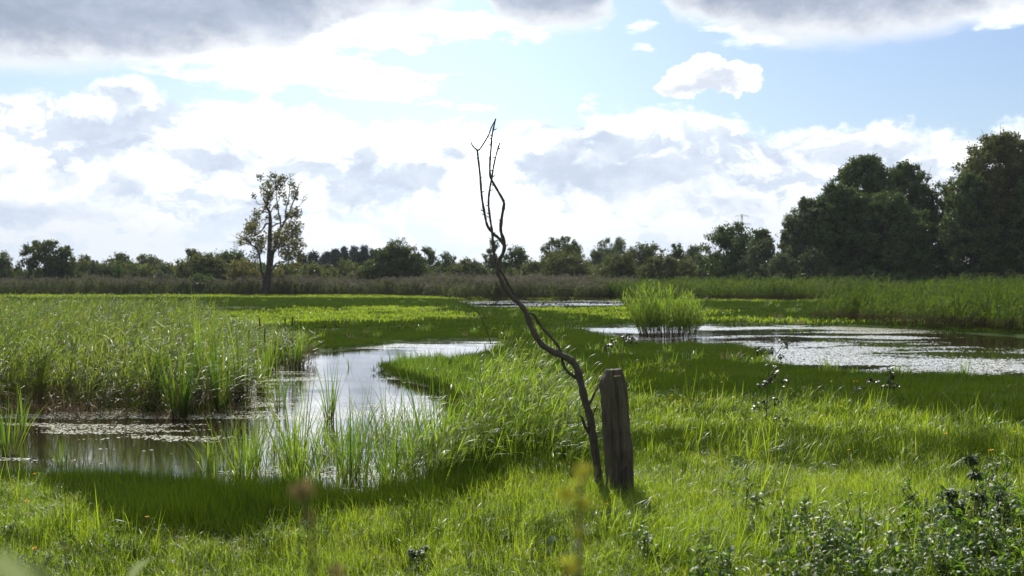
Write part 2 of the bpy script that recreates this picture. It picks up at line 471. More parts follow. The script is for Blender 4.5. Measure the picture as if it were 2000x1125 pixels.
def bark_mat(name, a, b, scale=6, bump=.5, stretch=.15, moss=None):
    m, t, out = new_mat(name)
    tcn = t.nodes.new('ShaderNodeTexCoord')
    mp = t.nodes.new('ShaderNodeMapping'); t.links.new(tcn.outputs['Object'], mp.inputs[0]); mp.inputs['Scale'].default_value = (1, 1, stretch)
    n1 = noise(mp.outputs[0], scale, 8, .65); n2 = noise(tcn.outputs['Object'], scale * .3, 4, .5)
    c = mixc((n1 * .8 + n2 * .4 - .1).sm(.25, .75), a, b)
    if moss: c = mixc((noise(tcn.outputs['Object'], scale * .22, 5, .6)).sm(.5, .66) * .7, c, moss)
    p = t.nodes.new('ShaderNodeBsdfPrincipled'); t.links.new(c, p.inputs['Base Color']); p.inputs['Roughness'].default_value = .85
    bp = t.nodes.new('ShaderNodeBump'); bp.inputs['Strength'].default_value = bump; bp.inputs['Distance'].default_value = .03
    t.links.new(n1.s, bp.inputs['Height']); t.links.new(bp.outputs[0], p.inputs['Normal'])
    t.links.new(p.outputs[0], out.inputs[0])
    return m
M['bark'] = bark_mat('tree_bark', (.018, .014, .011), (.045, .037, .028), 3)
M['branch_bark'] = bark_mat('dead_branch_bark', (.030, .023, .017), (.085, .068, .05), 40, .8, .25, moss=(.06, .065, .022))
M['post_wood'] = bark_mat('weathered_post_wood', (.021, .016, .010), (.118, .092, .056), 22, 1.0, .05, moss=(.055, .065, .02))
M['rot'] = bark_mat('rotten_wood', (.018, .012, .008), (.045, .032, .02), 30, 1.0, .1)

def plain(name, col, rough=.6, metal=0):
    m, t, out = new_mat(name)
    tcn = t.nodes.new('ShaderNodeTexCoord')
    c = mixc(noise(tcn.outputs['Object'], 8, 4, .6).sm(.3, .7), tuple(x * .75 for x in col), tuple(min(1, x * 1.15) for x in col))
    p = t.nodes.new('ShaderNodeBsdfPrincipled'); t.links.new(c, p.inputs['Base Color']); p.inputs['Roughness'].default_value = rough; p.inputs['Metallic'].default_value = metal
    t.links.new(p.outputs[0], out.inputs[0]); return m
M['petal'] = leaf_mat('yellow_petal', (.75, .50, .02), (.80, .62, .05), ta=(.7, .45, .02), tb=(.8, .6, .05), trans=.45, gloss=.5, spec=.1)
M['petal_o'] = leaf_mat('orange_petal', (.80, .42, .02), (.85, .52, .05), ta=(.75, .42, .02), tb=(.85, .5, .05), trans=.45, gloss=.5, spec=.1)
M['cattail'] = plain('cattail_spike', (.06, .03, .018), .9)
M['steel'] = plain('pylon_steel', (.35, .37, .40), .5, .3)

# ground
def ground_mat():
    m, t, out = new_mat('meadow_soil')
    g = t.nodes.new('ShaderNodeNewGeometry'); P = g.outputs['Position']
    dk_ = attr('darkzone')
    n = noise(P, .6, 6, .6); n2 = noise(P, 9, 5, .7); n3 = noise(P, .05, 4, .6)
    c = mixc((n * .5 + n2 * .5).sm(.35, .65), (.045, .075, .010), (.12, .16, .02))
    c2 = mixc((n * .5 + n2 * .5).sm(.35, .65), (.022, .045, .006), (.045, .075, .010))
    far = mixc(n3.sm(.35, .65), (.09, .13, .02), (.06, .085, .02))
    sepp = t.nodes.new('ShaderNodeSeparateXYZ'); t.links.new(P, sepp.inputs[0])
    yy = E(sepp.outputs[1]); zz = E(sepp.outputs[2])
    c = mixc(dk_, c, c2)
    c = mixc(yy.sm(130, 170), c, far)
    c = mixc((0.0 - zz).sm(.06, .14), c, (.03, .022, .012))
    p = t.nodes.new('ShaderNodeBsdfPrincipled'); t.links.new(c, p.inputs['Base Color']); p.inputs['Roughness'].default_value = 1.0; p.inputs['Specular IOR Level'].default_value = .1
    bp = t.nodes.new('ShaderNodeBump'); bp.inputs['Strength'].default_value = .6; bp.inputs['Distance'].default_value = .05
    t.links.new(n2.s, bp.inputs['Height']); t.links.new(bp.outputs[0], p.inputs['Normal'])
    t.links.new(p.outputs[0], out.inputs[0]); return m

def water_mat():
    m, t, out = new_mat('pond_water')
    g = t.nodes.new('ShaderNodeNewGeometry'); P = g.outputs['Position']
    mp = t.nodes.new('ShaderNodeMapping'); t.links.new(P, mp.inputs[0]); mp.inputs['Scale'].default_value = (1, 2.2, 1)
    n = noise(mp.outputs[0], 5.0, 4, .6); calm = noise(mp.outputs[0], .35, 3, .5).sm(.42, .6)
    p = t.nodes.new('ShaderNodeBsdfPrincipled'); p.inputs['Base Color'].default_value = (.022, .017, .009, 1)
    p.inputs['Roughness'].default_value = .008; p.inputs['IOR'].default_value = 1.33
    bp = t.nodes.new('ShaderNodeBump'); bp.inputs['Distance'].default_value = .012
    t.links.new((calm * .10 + .015).s, bp.inputs['Strength'])
    t.links.new(n.s, bp.inputs['Height']); t.links.new(bp.outputs[0], p.inputs['Normal'])
    t.links.new(p.outputs[0], out.inputs[0]); return m

def pad_mat():
    m, t, out = new_mat('floating_pondweed_leaf')
    ti = attr('tint')
    p = t.nodes.new('ShaderNodeBsdfPrincipled')
    t.links.new(mixc(ti, (.45, .43, .32), (.72, .70, .60)), p.inputs['Base Color'])  # pale weed, whitened further so the colour carries sky glare
    p.inputs['Roughness'].default_value = .07; p.inputs['Specular IOR Level'].default_value = 1.0
    t.links.new(p.outputs[0], out.inputs[0]); return m

# ------------------------------------------------------------------ zones (where the darker green, upright blades grow)
def topix(X, Y):
    return 1000 + X / Y * F, HZ + EYE * F / Y
DARK_BANDS = [
    [(-900, 1000), (-300, 930), (0, 915), (110, 935), (200, 985), (280, 1020), (350, 1040), (430, 1045), (520, 1025), (640, 1010), (760, 1000), (900, 982), (985, 930), (1010, 880), (1100, 860), (1100, 800), (1060, 760),
     (1180, 745), (1200, 700), (1330, 722), (1500, 752), (1650, 790), (1760, 812), (1900, 822), (2100, 850), (2700, 900), (3600, 900), (3600, 640), (1900, 636), (1380, 628), (1120, 628), (900, 632), (860, 629), (600, 632), (300, 640), (-900, 680)],
    [(-3000, 583), (300, 583), (560, 582), (760, 584), (900, 586), (1250, 586), (1250, 601), (1000, 602), (880, 602), (700, 600), (400, 610), (-3000, 615)],
    [(1360, 590), (1700, 590), (2600, 600), (2600, 630), (1650, 628), (1370, 622)],
    [(860, 600), (960, 602), (1200, 618), (1250, 630), (860, 632), (880, 615)],
]
DARK_BANDS_W = [[gpt(*p) for p in poly] for poly in DARK_BANDS]
def darkzone(X, Y):
    j = (fbm(X * .25 + 9, Y * .12) - .5)
    d = np.full(X.shape, -1e9)
    for p in DARK_BANDS_W: d = np.maximum(d, sdist(p, X, Y) + j * np.clip(Y * .10, .8, 7))
    return sstep(-.25, .25, d / np.clip(Y / 14, .6, 5))

# ------------------------------------------------------------------ ground and water
def axis(fine0, fine1, st, lo, hi, g=1.12):
    a = list(np.arange(fine0, fine1, st)); s_ = st; v = fine1
    while v < hi: a.append(v); s_ *= g; v += s_
    a.append(hi); s_ = st; v = fine0 - st; pre = []
    while v > lo: pre.append(v); s_ *= g; v -= s_
    return np.array([lo] + pre[::-1] + a)
xs = axis(-15, 24, .25, -2500, 2500, 1.08); ys = axis(7, 58, .25, -60, 4000, 1.04)
GX, GY = np.meshgrid(xs, ys)
gd = pond_d(GX.ravel(), GY.ravel())
GZ = gz(GX.ravel(), GY.ravel(), gd)
nx, ny = len(xs), len(ys)
ii = (np.arange(ny - 1)[:, None] * nx + np.arange(nx - 1)[None]).ravel()
ff = np.stack([ii, ii + 1, ii + nx + 1, ii + nx], -1)
Yc = np.maximum(GY.ravel(), 1)
dzn = np.where(GY.ravel() > 3, darkzone(GX.ravel(), Yc), 0)
me = mesh_np('ground', np.stack([GX.ravel(), GY.ravel(), GZ], -1), [ff], [ground_mat()], {'darkzone': dzn}, True)
tag(obj('ground', me), kind='structure')
wx0, wx1, wy0, wy1 = -60, 70, 9, 135
me = mesh_np('water', [(wx0, wy0, WATER_Z), (wx1, wy0, WATER_Z), (wx1, wy1, WATER_Z), (wx0, wy1, WATER_Z)], [np.array([[0, 1, 2, 3]])], [water_mat()])
tag(obj('water', me), kind='structure')

# ------------------------------------------------------------------ geometry-node scatter (stuff only)
def scatter(name, label, cat, X, Y, Z, protos, scale, rot=None, tilt=.12, zscale=None, kind='stuff'):
    n = len(X)
    me = bpy.data.meshes.new(name)
    me.vertices.add(n); me.vertices.foreach_set('co', np.stack([X, Y, Z], -1).astype(np.float32).ravel())
    a = me.attributes.new('pidx', 'INT', 'POINT'); a.data.foreach_set('value', rng.integers(0, len(protos), n).astype(np.int32))
    rot = rng.uniform(0, 2 * np.pi, n) if rot is None else rot
    e = np.stack([rng.normal(0, tilt, n), rng.normal(0, tilt, n), rot], -1)
    a = me.attributes.new('irot', 'FLOAT_VECTOR', 'POINT'); a.data.foreach_set('vector', e.astype(np.float32).ravel())
    zs = scale if zscale is None else zscale
    a = me.attributes.new('iscale', 'FLOAT_VECTOR', 'POINT'); a.data.foreach_set('vector', np.stack([scale, scale, zs], -1).astype(np.float32).ravel())
    o = obj(name, me); tag(o, label, cat, kind=kind)
    pc = bpy.data.collections.new(name + '_kinds')
    for k, pm in enumerate(protos):
        po = bpy.data.objects.new('%s_kind_%02d' % (name, k), pm); pc.objects.link(po)
    ng = bpy.data.node_groups.new(name + '_scatter', 'GeometryNodeTree')
    ng.interface.new_socket('Geometry', in_out='INPUT', socket_type='NodeSocketGeometry')
    ng.interface.new_socket('Geometry', in_out='OUTPUT', socket_type='NodeSocketGeometry')
    gi = ng.nodes.new('NodeGroupInput'); go = ng.nodes.new('NodeGroupOutput')
    ci = ng.nodes.new('GeometryNodeCollectionInfo'); ci.inputs['Collection'].default_value = pc
    ci.inputs['Separate Children'].default_value = True; ci.inputs['Reset Children'].default_value = True
    ip = ng.nodes.new('GeometryNodeInstanceOnPoints'); ip.inputs['Pick Instance'].default_value = True
    def na(nm, dt):
        q = ng.nodes.new('GeometryNodeInputNamedAttribute'); q.data_type = dt; q.inputs['Name'].default_value = nm; return q.outputs['Attribute']
    ng.links.new(gi.outputs[0], ip.inputs['Points']); ng.links.new(ci.outputs[0], ip.inputs['Instance'])
    ng.links.new(na('pidx', 'INT'), ip.inputs['Instance Index'])
    er = ng.nodes.new('FunctionNodeEulerToRotation'); ng.links.new(na('irot', 'FLOAT_VECTOR'), er.inputs[0]); ng.links.new(er.outputs[0], ip.inputs['Rotation'])
    ng.links.new(na('iscale', 'FLOAT_VECTOR'), ip.inputs['Scale'])
    ng.links.new(ip.outputs[0], go.inputs[0])
    md = o.modifiers.new('scatter', 'NODES'); md.node_group = ng
    return o

def sample_band(n, y0, y1, margin=1.25, power=1.0):
    """points over the ground between depths y0 and y1 inside a widened view wedge; power 0: even per m2, 1: denser near"""
    u = rng.random(n)
    if power == 1: Y = y0 * (y1 / y0) ** u
    else: Y = np.sqrt(y0 ** 2 + (y1 ** 2 - y0 ** 2) * u)
    X = rng.uniform(-1, 1, n) * (Y * .4167 * margin + 1.0)
    return X, Y

# tufts -------------------------------------------------
def tuft(name, mat, n, r, h, hv, w, bend=.9, S=4, lean=.25, azdir=None, straight=False):
    g = Geo()
    rad = r * np.sqrt(rng.random(n)); th = rng.uniform(0, 2 * np.pi, n)
    base = np.stack([rad * np.cos(th), rad * np.sin(th), np.full(n, -.02)], -1)
    L = h * (1 + hv * rng.normal(size=n)); L = np.clip(L, h * .35, h * 2)
    az = rng.uniform(0, 2 * np.pi, n)
    if azdir is not None: az = azdir + rng.normal(0, .9, n)
    a0 = np.pi / 2 - np.abs(rng.normal(0, lean, n)); cv = np.abs(rng.normal(0, bend, n))
    P = arcs(base, L, az, a0, cv, S)
    k = np.arange(S) / (S - 1)
    prof = np.clip(1.0 - k ** 2.2, .03, 1) * (0.75 + .5 * np.sin(k * np.pi) * .5)
    wd = w * rng.uniform(.6, 1.3, n)[:, None] * prof[None]
    g.ribbons(P, wd, sides_for(az + rng.normal(0, .5, n), rng.normal(0, .3, n)), rng.random(n))
    return g.mesh(name, [mat])

near_protos = [tuft('near_tuft', M['grass'], 60, .13, .105 * s_, .40, .0043, 1.0, 5, .42) for s_ in (.7, .9, 1.0, 1.15, 1.3, .8, 1.6)]
rank_protos = [tuft('rank_tuft', M['grass'], 30, .12, .34 * s_, .3, .009, 1.3, 6, .4, azdir=0.3) for s_ in (.8, 1.0, 1.2)]
dark_near = [tuft('dark_near_tuft', M['sedge'], 60, .14, .21 * s_, .22, .0045, .35, 4, .16) for s_ in (.8, 1, 1.15, .9)]
mid_protos = [tuft('mid_tuft', M['grass'], 60, .30, .14 * s_, .40, .011, .9, 4, .3) for s_ in (.8, 1, 1.2, 1.5)]
dark_mid = [tuft('dark_mid_tuft', M['sedge'], 80, .33, .14 * s_, .22, .011, .4, 4, .18) for s_ in (.8, 1, 1.15)]
far_protos = [tuft('far_tuft', M['grass'], 110, 1.1, .13 * s_, .35, .05, .7, 3, .35) for s_ in (.8, 1, 1.2)]
dark_far = [tuft('dark_far_tuft', M['sedge'], 120, 1.1, .13 * s_, .25, .045, .4, 3, .25) for s_ in (.8, 1, 1.15)]

def meadow(nm, y0, y1, n, light, dark, sc, power=1.0):
    X, Y = sample_band(n, y0, y1, 1.25, power)
    d = pond_d(X, Y); k = d < 0.03 * np.clip(Y / 10, 1, 4)
    X, Y, d = X[k], Y[k], d[k]
    dkz = darkzone(X, Y) > rng.random(len(X)) * .6 + .2
    pxx, pyy = topix(X, Y)
    mixd = sstep(.42, .62, fbm(X * .55 + 70, Y * .55, 3)) * .45 + .75 * np.exp(-(((pxx - 1370) / 260) ** 2 + ((pyy - 785) / 95) ** 2)) + .3 * np.exp(-(((pxx - 1900) / 400) ** 2 + ((pyy - 850) / 40) ** 2))
    mixd = mixd * (1 - .8 * sstep(880, 960, pyy))
    dkz |= rng.random(len(X)) < mixd
    # a fringe of sedge all round the water
    dkz |= (d > -.5) & (rng.random(len(X)) < .85)
    hmod = .35 + 1.0 * fbm(X * .9, Y * .9, 3)
    s_ = rng.uniform(.75, 1.25, len(X)) * sc
    Z = gz(X, Y, d)
    out = []
    for nm2, kk, pr in (('meadow_grass', ~dkz, light), ('dark_blades', dkz, dark)):
        out.append((nm2, X[kk], Y[kk], Z[kk], pr, s_[kk], (s_ * hmod)[kk]))
    return out
bands = [('near', meadow('near', 7.6, 15.5, 17000, near_protos, dark_near, 1.0, 0), ('bright green meadow grass in the foreground', 'short dark green sedge round the near water')),
         ('mid', meadow('mid', 15, 48, 20000, mid_protos, dark_mid, 1.0), ('sunlit meadow grass in the middle distance', 'dark green upright blades between the two ponds')),
         ('far', meadow('far', 46, 158, 16000, far_protos, dark_far, 1.0, 0), ('yellow green meadow grass far off before the reeds', 'strips of dark green blades on the far meadow'))]
for bn, lst, lab in bands:
    for (nm, X, Y, Z, pr, s1, s2), lb in zip(lst, lab):
        scatter(nm, lb, 'grass' if 'grass' in nm else 'sedge', X, Y, Z, pr, s1, zscale=s2, tilt=.06)

X, Y = sample_band(520, 24, 120, 1.25, 1.0)
k = (pond_d(X, Y) < .15) & (fbm(X * .2 + 5, Y * .2, 3) > .44); X, Y = X[k], Y[k]
tp_ = [tuft('tussock', M['cattail_leaf'], 40, .22, .32 * s_, .3, .022, .8, 4, .4) for s_ in (.7, 1.0, 1.2)] + [tuft('dry_tussock', M['dry'], 26, .25, .26, .3, .016, .9, 4, .5)]
scatter('meadow_tussocks', 'scattered coarse tussocks and dry tufts on the far meadow', 'grass', X, Y, gz(X, Y), tp_, rng.uniform(.6, 1.3, len(X)), tilt=.08)
# ranker grass: patches right of the post and near the right edge
X, Y = sample_band(4600, 8.0, 20, 1.2, 0)
pxx, pyy = topix(X, Y)
wgt = np.maximum(0, fbm(X * .9 + 40, Y * .9, 3) - .46) * 6 + .10
wgt = wgt * np.where((pxx > 1180) & (pyy < 900), .45, np.where(pyy < 1010, .25, np.where(pxx < 1150, .3, .7))) * np.where((pyy > 985) & (pxx < 1250), .3, 1)
k = (rng.random(len(X)) < wgt) & (pond_d(X, Y) < -.4) & (darkzone(X, Y) < .5)
X, Y = X[k], Y[k]
scatter('rank_grass', 'longer arching grass tufts in the sunny foreground', 'grass', X, Y, gz(X, Y), rank_protos, rng.uniform(.6, 1.1, len(X)), rot=rng.normal(0, .5, len(X)), tilt=.1)

# ------------------------------------------------------------------ reeds
def reed_plants(g, base, H, lw, wind=0.0, leafL=.42, nl=9, plume=.25, leaf_mi=0, stem_mi=1, plume_mi=2, winddir=0.0, S=5, stemr=.005, a_mean=1.12, pws=1.0):
    """reed plants at base (N,3): stem, alternate leaves streaming downwind, some with a plume"""
    N = len(base)
    az = winddir + rng.normal(0, .8, N)
    P = arcs(base, H, az, np.pi / 2 - np.abs(rng.normal(.04, .06, N)), .12 + wind * np.abs(rng.normal(.5, .25, N)), 6)
    sd = sides_for(az + np.pi / 2 * rng.integers(0, 2, N), np.zeros(N))
    wst = np.linspace(1, .35, 6)[None] * np.full((N, 1), stemr * 2)
    g.ribbons(P, wst, sd, rng.random(N), stem_mi)
    sd2 = sides_for(az + rng.normal(0, .3, N), np.zeros(N))
    g.ribbons(P, wst, sd2, rng.random(N), stem_mi)
    for j in range(nl):
        t = .22 + .76 * (j + rng.random(N)) / nl
        t = np.clip(t, 0, .999); i = (t * 5).astype(int); f = t * 5 - i
        A = P[np.arange(N), i] * (1 - f)[:, None] + P[np.arange(N), np.minimum(i + 1, 5)] * f[:, None]
        la = winddir + rng.normal(0, 1.5 * (1 - wind) + .35, N)
        L = leafL * rng.uniform(.65, 1.2, N) * (.65 + .5 * np.sin(t * np.pi))
        a0 = rng.normal(a_mean, .25, N) - .15 * wind; cv = np.abs(rng.normal(.75, .5, N))
        Q = arcs(A, L, la, a0, cv, S)
        k = np.arange(S) / (S - 1)
        pw = lw * rng.uniform(.7, 1.2, N)[:, None] * np.clip(np.sin(np.clip(k * .9 + .12, 0, 1) * np.pi) ** .7, .04, 1)[None]
        g.ribbons(Q, pw, sides_for(la, rng.normal(0, .5, N)), rng.random(N) * .8 + .2 * (1 - t), leaf_mi)
    pk = rng.random(N) < plume
    if pk.any():
        T = P[pk, -1]; n = len(T)
        for q in range(9):
            Lp = rng.uniform(.10, .22, n) * (1 + .35 * (pws - 1)); a = winddir + rng.normal(0, .8, n)
            b0 = T - np.array([0, 0, 1.]) * rng.uniform(0, .12, n)[:, None]
            Q = arcs(b0, Lp, a, rng.normal(1.2, .3, n), np.abs(rng.normal(.9, .3, n)), 3)
            g.ribbons(Q, np.array([[.4, 1, .3]]) * .014 * pws * np.ones((n, 1)), sides_for(a, rng.normal(0, .5, n)), rng.random(n), plume_mi)

def disc(n, r):
    rad = r * np.sqrt(rng.random(n)); th = rng.uniform(0, 2 * np.pi, n)
    return np.stack([rad * np.cos(th), rad * np.sin(th), np.full(n, -.05)], -1)

REEDM = [M['reed'], M['stem'], M['plume']]
def reed_proto(n, r, H, lw, leafL=.42, wind=.5, plume=.15, mats=None, nl=9, stemr=.005, S=5):
    g = Geo(); reed_plants(g, disc(n, r), H * rng.uniform(.75, 1.12, n), lw, wind, leafL, nl, plume, stemr=stemr, S=S, pws=max(1, lw / .022))
    return g.mesh('reed_kind', mats or REEDM)
bed_protos = [reed_proto(10, .28, 1.56 * s_, .015, .40, .5, .05) for s_ in (.85, .95, 1.0, 1.08, 1.0)]
def litter_proto():
    g = Geo(); n = 34
    b = disc(n, .3); az = rng.uniform(0, 6.28, n)
    P = arcs(b, rng.uniform(.25, .6, n), az, rng.uniform(.2, 1.3, n), np.abs(rng.normal(1.2, .6, n)), 5)
    g.ribbons(P, np.linspace(1, .2, 5)[None] * .012 * np.ones((n, 1)), sides_for(az, rng.normal(0, .6, n)), rng.random(n))
    return g.mesh('litter_kind', [M['dry']])
litter_protos = [litter_proto() for _ in range(3)]

LEFT_BED = [gpt(*p) for p in [(-900, 800), (-300, 795), (0, 800), (150, 806), (330, 808), (420, 806), (455, 780), (450, 745), (480, 722), (560, 716), (600, 700), (622, 690), (540, 684), (430, 672), (330, 652), (200, 630), (-100, 626), (-900, 630)]]
def in_bed(poly, n, edge=0.0):
    P = np.array(poly); x0, y0 = P.min(0); x1, y1 = P.max(0)
    X = rng.uniform(x0, x1, n); Y = rng.uniform(y0, y1, n)
    d = sdist(poly, X, Y); k = d > edge
    return X[k], Y[k], d[k]
X, Y, d = in_bed(LEFT_BED, 6200)
k = (X > -.4167 * 1.3 * Y - 1) & (rng.random(len(X)) < np.clip(1.3 - Y / 60, .35, 1))
X, Y, d = X[k], Y[k], d[k]
hm = np.clip(.62 + .36 * fbm(X * .35, Y * .35, 3), .5, 1.0)
# lower towards the water at the right-hand end
pxx, pyy = topix(X, Y)
hm = hm * (1 - .42 * sstep(330, 520, pxx)) * (.86 + .14 * sstep(0, .8, d))
kk_ = (pxx < 520) | (rng.random(len(X)) < .5); X, Y, d, hm, pxx, pyy = X[kk_], Y[kk_], d[kk_], hm[kk_], pxx[kk_], pyy[kk_]
scatter('reed_bed', 'tall green reed bed in the pond at left', 'reeds', X, Y, np.maximum(gz(X, Y), WATER_Z - .06), bed_protos, rng.uniform(.85, 1.15, len(X)), rot=rng.normal(0, .45, len(X)), zscale=hm * rng.uniform(.78, 1.18, len(X)), tilt=.07)
k = (d < 1.6) & (rng.random(len(X)) < .8) & (pxx < 500)
scatter('reed_litter', 'brown dead reed leaves bent over at the foot of the left reed bed', 'reed litter', X[k], Y[k] - .1, np.maximum(gz(X[k], Y[k]), WATER_Z - .02), litter_protos, rng.uniform(.8, 1.4, k.sum()), tilt=.1)

# reed patch left of the post (windblown, on the near bank)
PATCH = [gpt(*p) for p in [(800, 965), (900, 955), (1010, 920), (1100, 925), (1125, 900), (1110, 860), (1060, 830), (960, 815), (905, 830), (880, 900), (800, 930)]]
X, Y, d = in_bed(PATCH, 1100)
pr = [reed_proto(5, .2, 1.15 * s_, .012, .32, .6, .0, mats=[M['reed_green'], M['reed_green'], M['plume']], nl=7) for s_ in (.8, 1.0, 1.15)]
n = len(X)
k = rng.random(n) < .17; X, Y, d = X[k], Y[k], d[k]
pxx, pyy = topix(X, Y)
hm = np.clip(1.05 - np.abs(pxx - 960) / 420, .45, 1.05)
scatter('reed_patch', 'windblown pale green reeds left of the dead branch', 'reeds', X, Y, gz(X, Y), pr, rng.uniform(.8, 1.1, len(X)), rot=np.pi * 0 + rng.normal(0, .4, len(X)), zscale=hm * rng.uniform(.8, 1.1, len(X)), tilt=.08)

# low grassy reeds on the promontory right of the water
PROM = [gpt(*p) for p in [(768, 722), (860, 752), (890, 775), (960, 790), (1040, 770), (1020, 735), (950, 712), (860, 706), (775, 710)]]
X, Y, d = in_bed(PROM, 1500)
k = rng.random(len(X)) < np.where(d < .9, .7, .05); X, Y = X[k], Y[k]
pr = [tuft('promontory_tuft', M['cattail_leaf'], 10, .16, .36 * s_, .2, .014, .5, 5, .25) for s_ in (.7, .9, 1.1)]
scatter('bank_sedge', 'upright light green sedge on the tongue of land right of the water', 'sedge', X, Y, gz(X, Y), pr, rng.uniform(.7, 1.1, len(X)), tilt=.06)

# loose grass-like emergents standing in the near water
EM = [gpt(*p) for p in [(380, 962), (560, 968), (760, 965), (880, 930), (900, 860), (880, 820), (760, 830), (640, 860), (520, 870), (420, 900)]]
X, Y, d = in_bed(EM, 520)
k = rng.random(len(X)) < .55; X, Y = X[k], Y[k]
pr = [tuft('emergent', M['cattail_leaf'], 7, .10, .62 * s_, .3, .013, .55, 6, .28) for s_ in (.7, 1.0, 1.25)]
scatter('emergent_sedge', 'thin sedge blades standing scattered in the near water', 'sedge', X, Y, np.maximum(gz(X, Y), WATER_Z - .05), pr, rng.uniform(.6, 1.1, len(X)), tilt=.1)

# far reed belts
FARM = [M['far_reed'], M['stem'], M['plume']]
RIGM = [M['far_green'], M['far_green'], M['plume']]
far_pr = [reed_proto(22, 1.0, 1.95 * s_, .075, .55, .4, .75, FARM, 5, .016, 3) for s_ in (.85, 1, 1.1)]
rig_pr = [reed_proto(22, 1.0, 2.0 * s_, .05, .55, .4, .06, RIGM, 6, .012, 3) for s_ in (.85, 1, 1.1)]
def belt(name, label, pts, n, protos, hs, thin=1.0):
    poly = [gpt(*p) for p in pts]
    X, Y, d = in_bed(poly, n)
    hm = hs * (.60 + .5 * fbm(X * .22, Y * .22, 3)) * rng.uniform(.75, 1.25, len(X))
    scatter(name, label, 'reeds', X, Y, gz(X, Y), protos, rng.uniform(.8, 1.2, len(X)) * thin, rot=rng.normal(0, .5, len(X)), zscale=hm, tilt=.04)
belt('far_reed_belt', 'grey brown flowering reed belt across the far meadow, left and centre', [(-400, 577), (700, 577), (860, 581), (900, 585), (1230, 584), (1230, 572), (860, 569), (-400, 569)], 9000, far_pr, .98)
belt('green_reed_belt', 'green reed belt behind the right hand pond', [(1150, 584), (1400, 588), (1700, 589), (2300, 594), (2300, 569), (1150, 569)], 7500, rig_pr, 1.0)
rig2 = [reed_proto(16, .5, 1.7 * s_, .026, .45, .4, .02, [M['far_green'], M['far_green'], M['plume']], 8, .008, 4) for s_ in (.85, 1, 1.1)]
belt('pond_edge_reeds', 'lush green reeds along the far edge of the right hand pond', [(1590, 628), (1650, 634), (1800, 641), (2000, 654), (2600, 668), (2600, 600), (1900, 604), (1700, 612)], 3400, rig2, .92)
rig3 = [reed_proto(14, .45, .8 * s_, .03, .4, .5, .0, [M['reed_green'], M['reed_green'], M['plume']], 6, .006, 4) for s_ in (.85, 1, 1.1)]
belt('low_reeds', 'low yellow green reeds before the taller ones at far right', [(1880, 640), (2000, 650), (2500, 664), (2500, 625), (1920, 622)], 900, rig3, 1.0)

# ------------------------------------------------------------------ floating pondweed
def pads(name, label, poly, n, thr, size, streak_=(.35, 1.4), dens=None, tint0=.0):
    X, Y, d = in_bed(poly, n)
    wv = fbm(X * .3, Y * .3 + 60, 3) * 2.4
    s_ = fbm(X * streak_[0] + 3 + wv * .3, Y * streak_[1] + 5 + wv, 6) * .62 + fbm(X * .22, Y * .16 + 30, 3) * .38
    px_, py_ = topix(X, Y)
    bias = dens(px_, py_) if dens else 0
    k = (s_ + bias > thr + rng.normal(0, .025, len(X))) & (d > .02)
    X, Y = X[k], Y[k]; N = len(X)
    r = size * rng.uniform(.5, 1.3, N); an = np.arange(6) / 6 * 2 * np.pi
    tx = rng.normal(0, .025, N); ty = rng.normal(.065, .022, N)     # tilted alike so they mirror the brighter sky above the trees
    cx = np.cos(an)[None] * r[:, None] * rng.uniform(.7, 1.3, N)[:, None]; cy = np.sin(an)[None] * r[:, None]
    V = np.stack([X[:, None] + cx, Y[:, None] + cy, WATER_Z + .006 + (cx * tx[:, None] + cy * ty[:, None])], -1).reshape(-1, 3)
    f = np.arange(N * 6).reshape(-1, 6)
    me = mesh_np(name, V, [f], [PAD], {'tint': np.repeat(rng.random(N), 6)})
    return tag(obj(name, me), label, 'pondweed', kind='stuff')
PAD = pad_mat()
def dens_left(x, y):
    a = np.exp(-(((x - 260) / 270) ** 2 + ((y - 812) / 42) ** 2)) * .22
    b = np.exp(-(((x - 560) / 90) ** 2 + ((y - 728) / 14) ** 2)) * .2
    c_ = np.exp(-(((x - 830) / 60) ** 2 + ((y - 738) / 12) ** 2)) * .25
    e = np.exp(-(((x - 800) / 200) ** 2 + ((y - 671) / 6) ** 2)) * .22
    return a + b + c_ + e - .14
pads('pondweed', 'pale floating pondweed on the water before the left reed bed', POND_MID, 300000, .505, .017, (.7, 2.2), dens_left)
def dens_right(x, y):
    return -.02 + .10 * np.exp(-(((y - 640) / 10) ** 2)) + .08 * np.exp(-(((y - 700) / 14) ** 2))
pads('pondweed', 'streaks of pale floating pondweed on the right hand pond', POND_RIGHT, 460000, .580, .026, (.09, .50), dens_right)
pads('pondweed', 'thin raft of floating pondweed on the far sliver of water', POND_FAR, 20000, .60, .06, (.08, .5))

exec_after = []
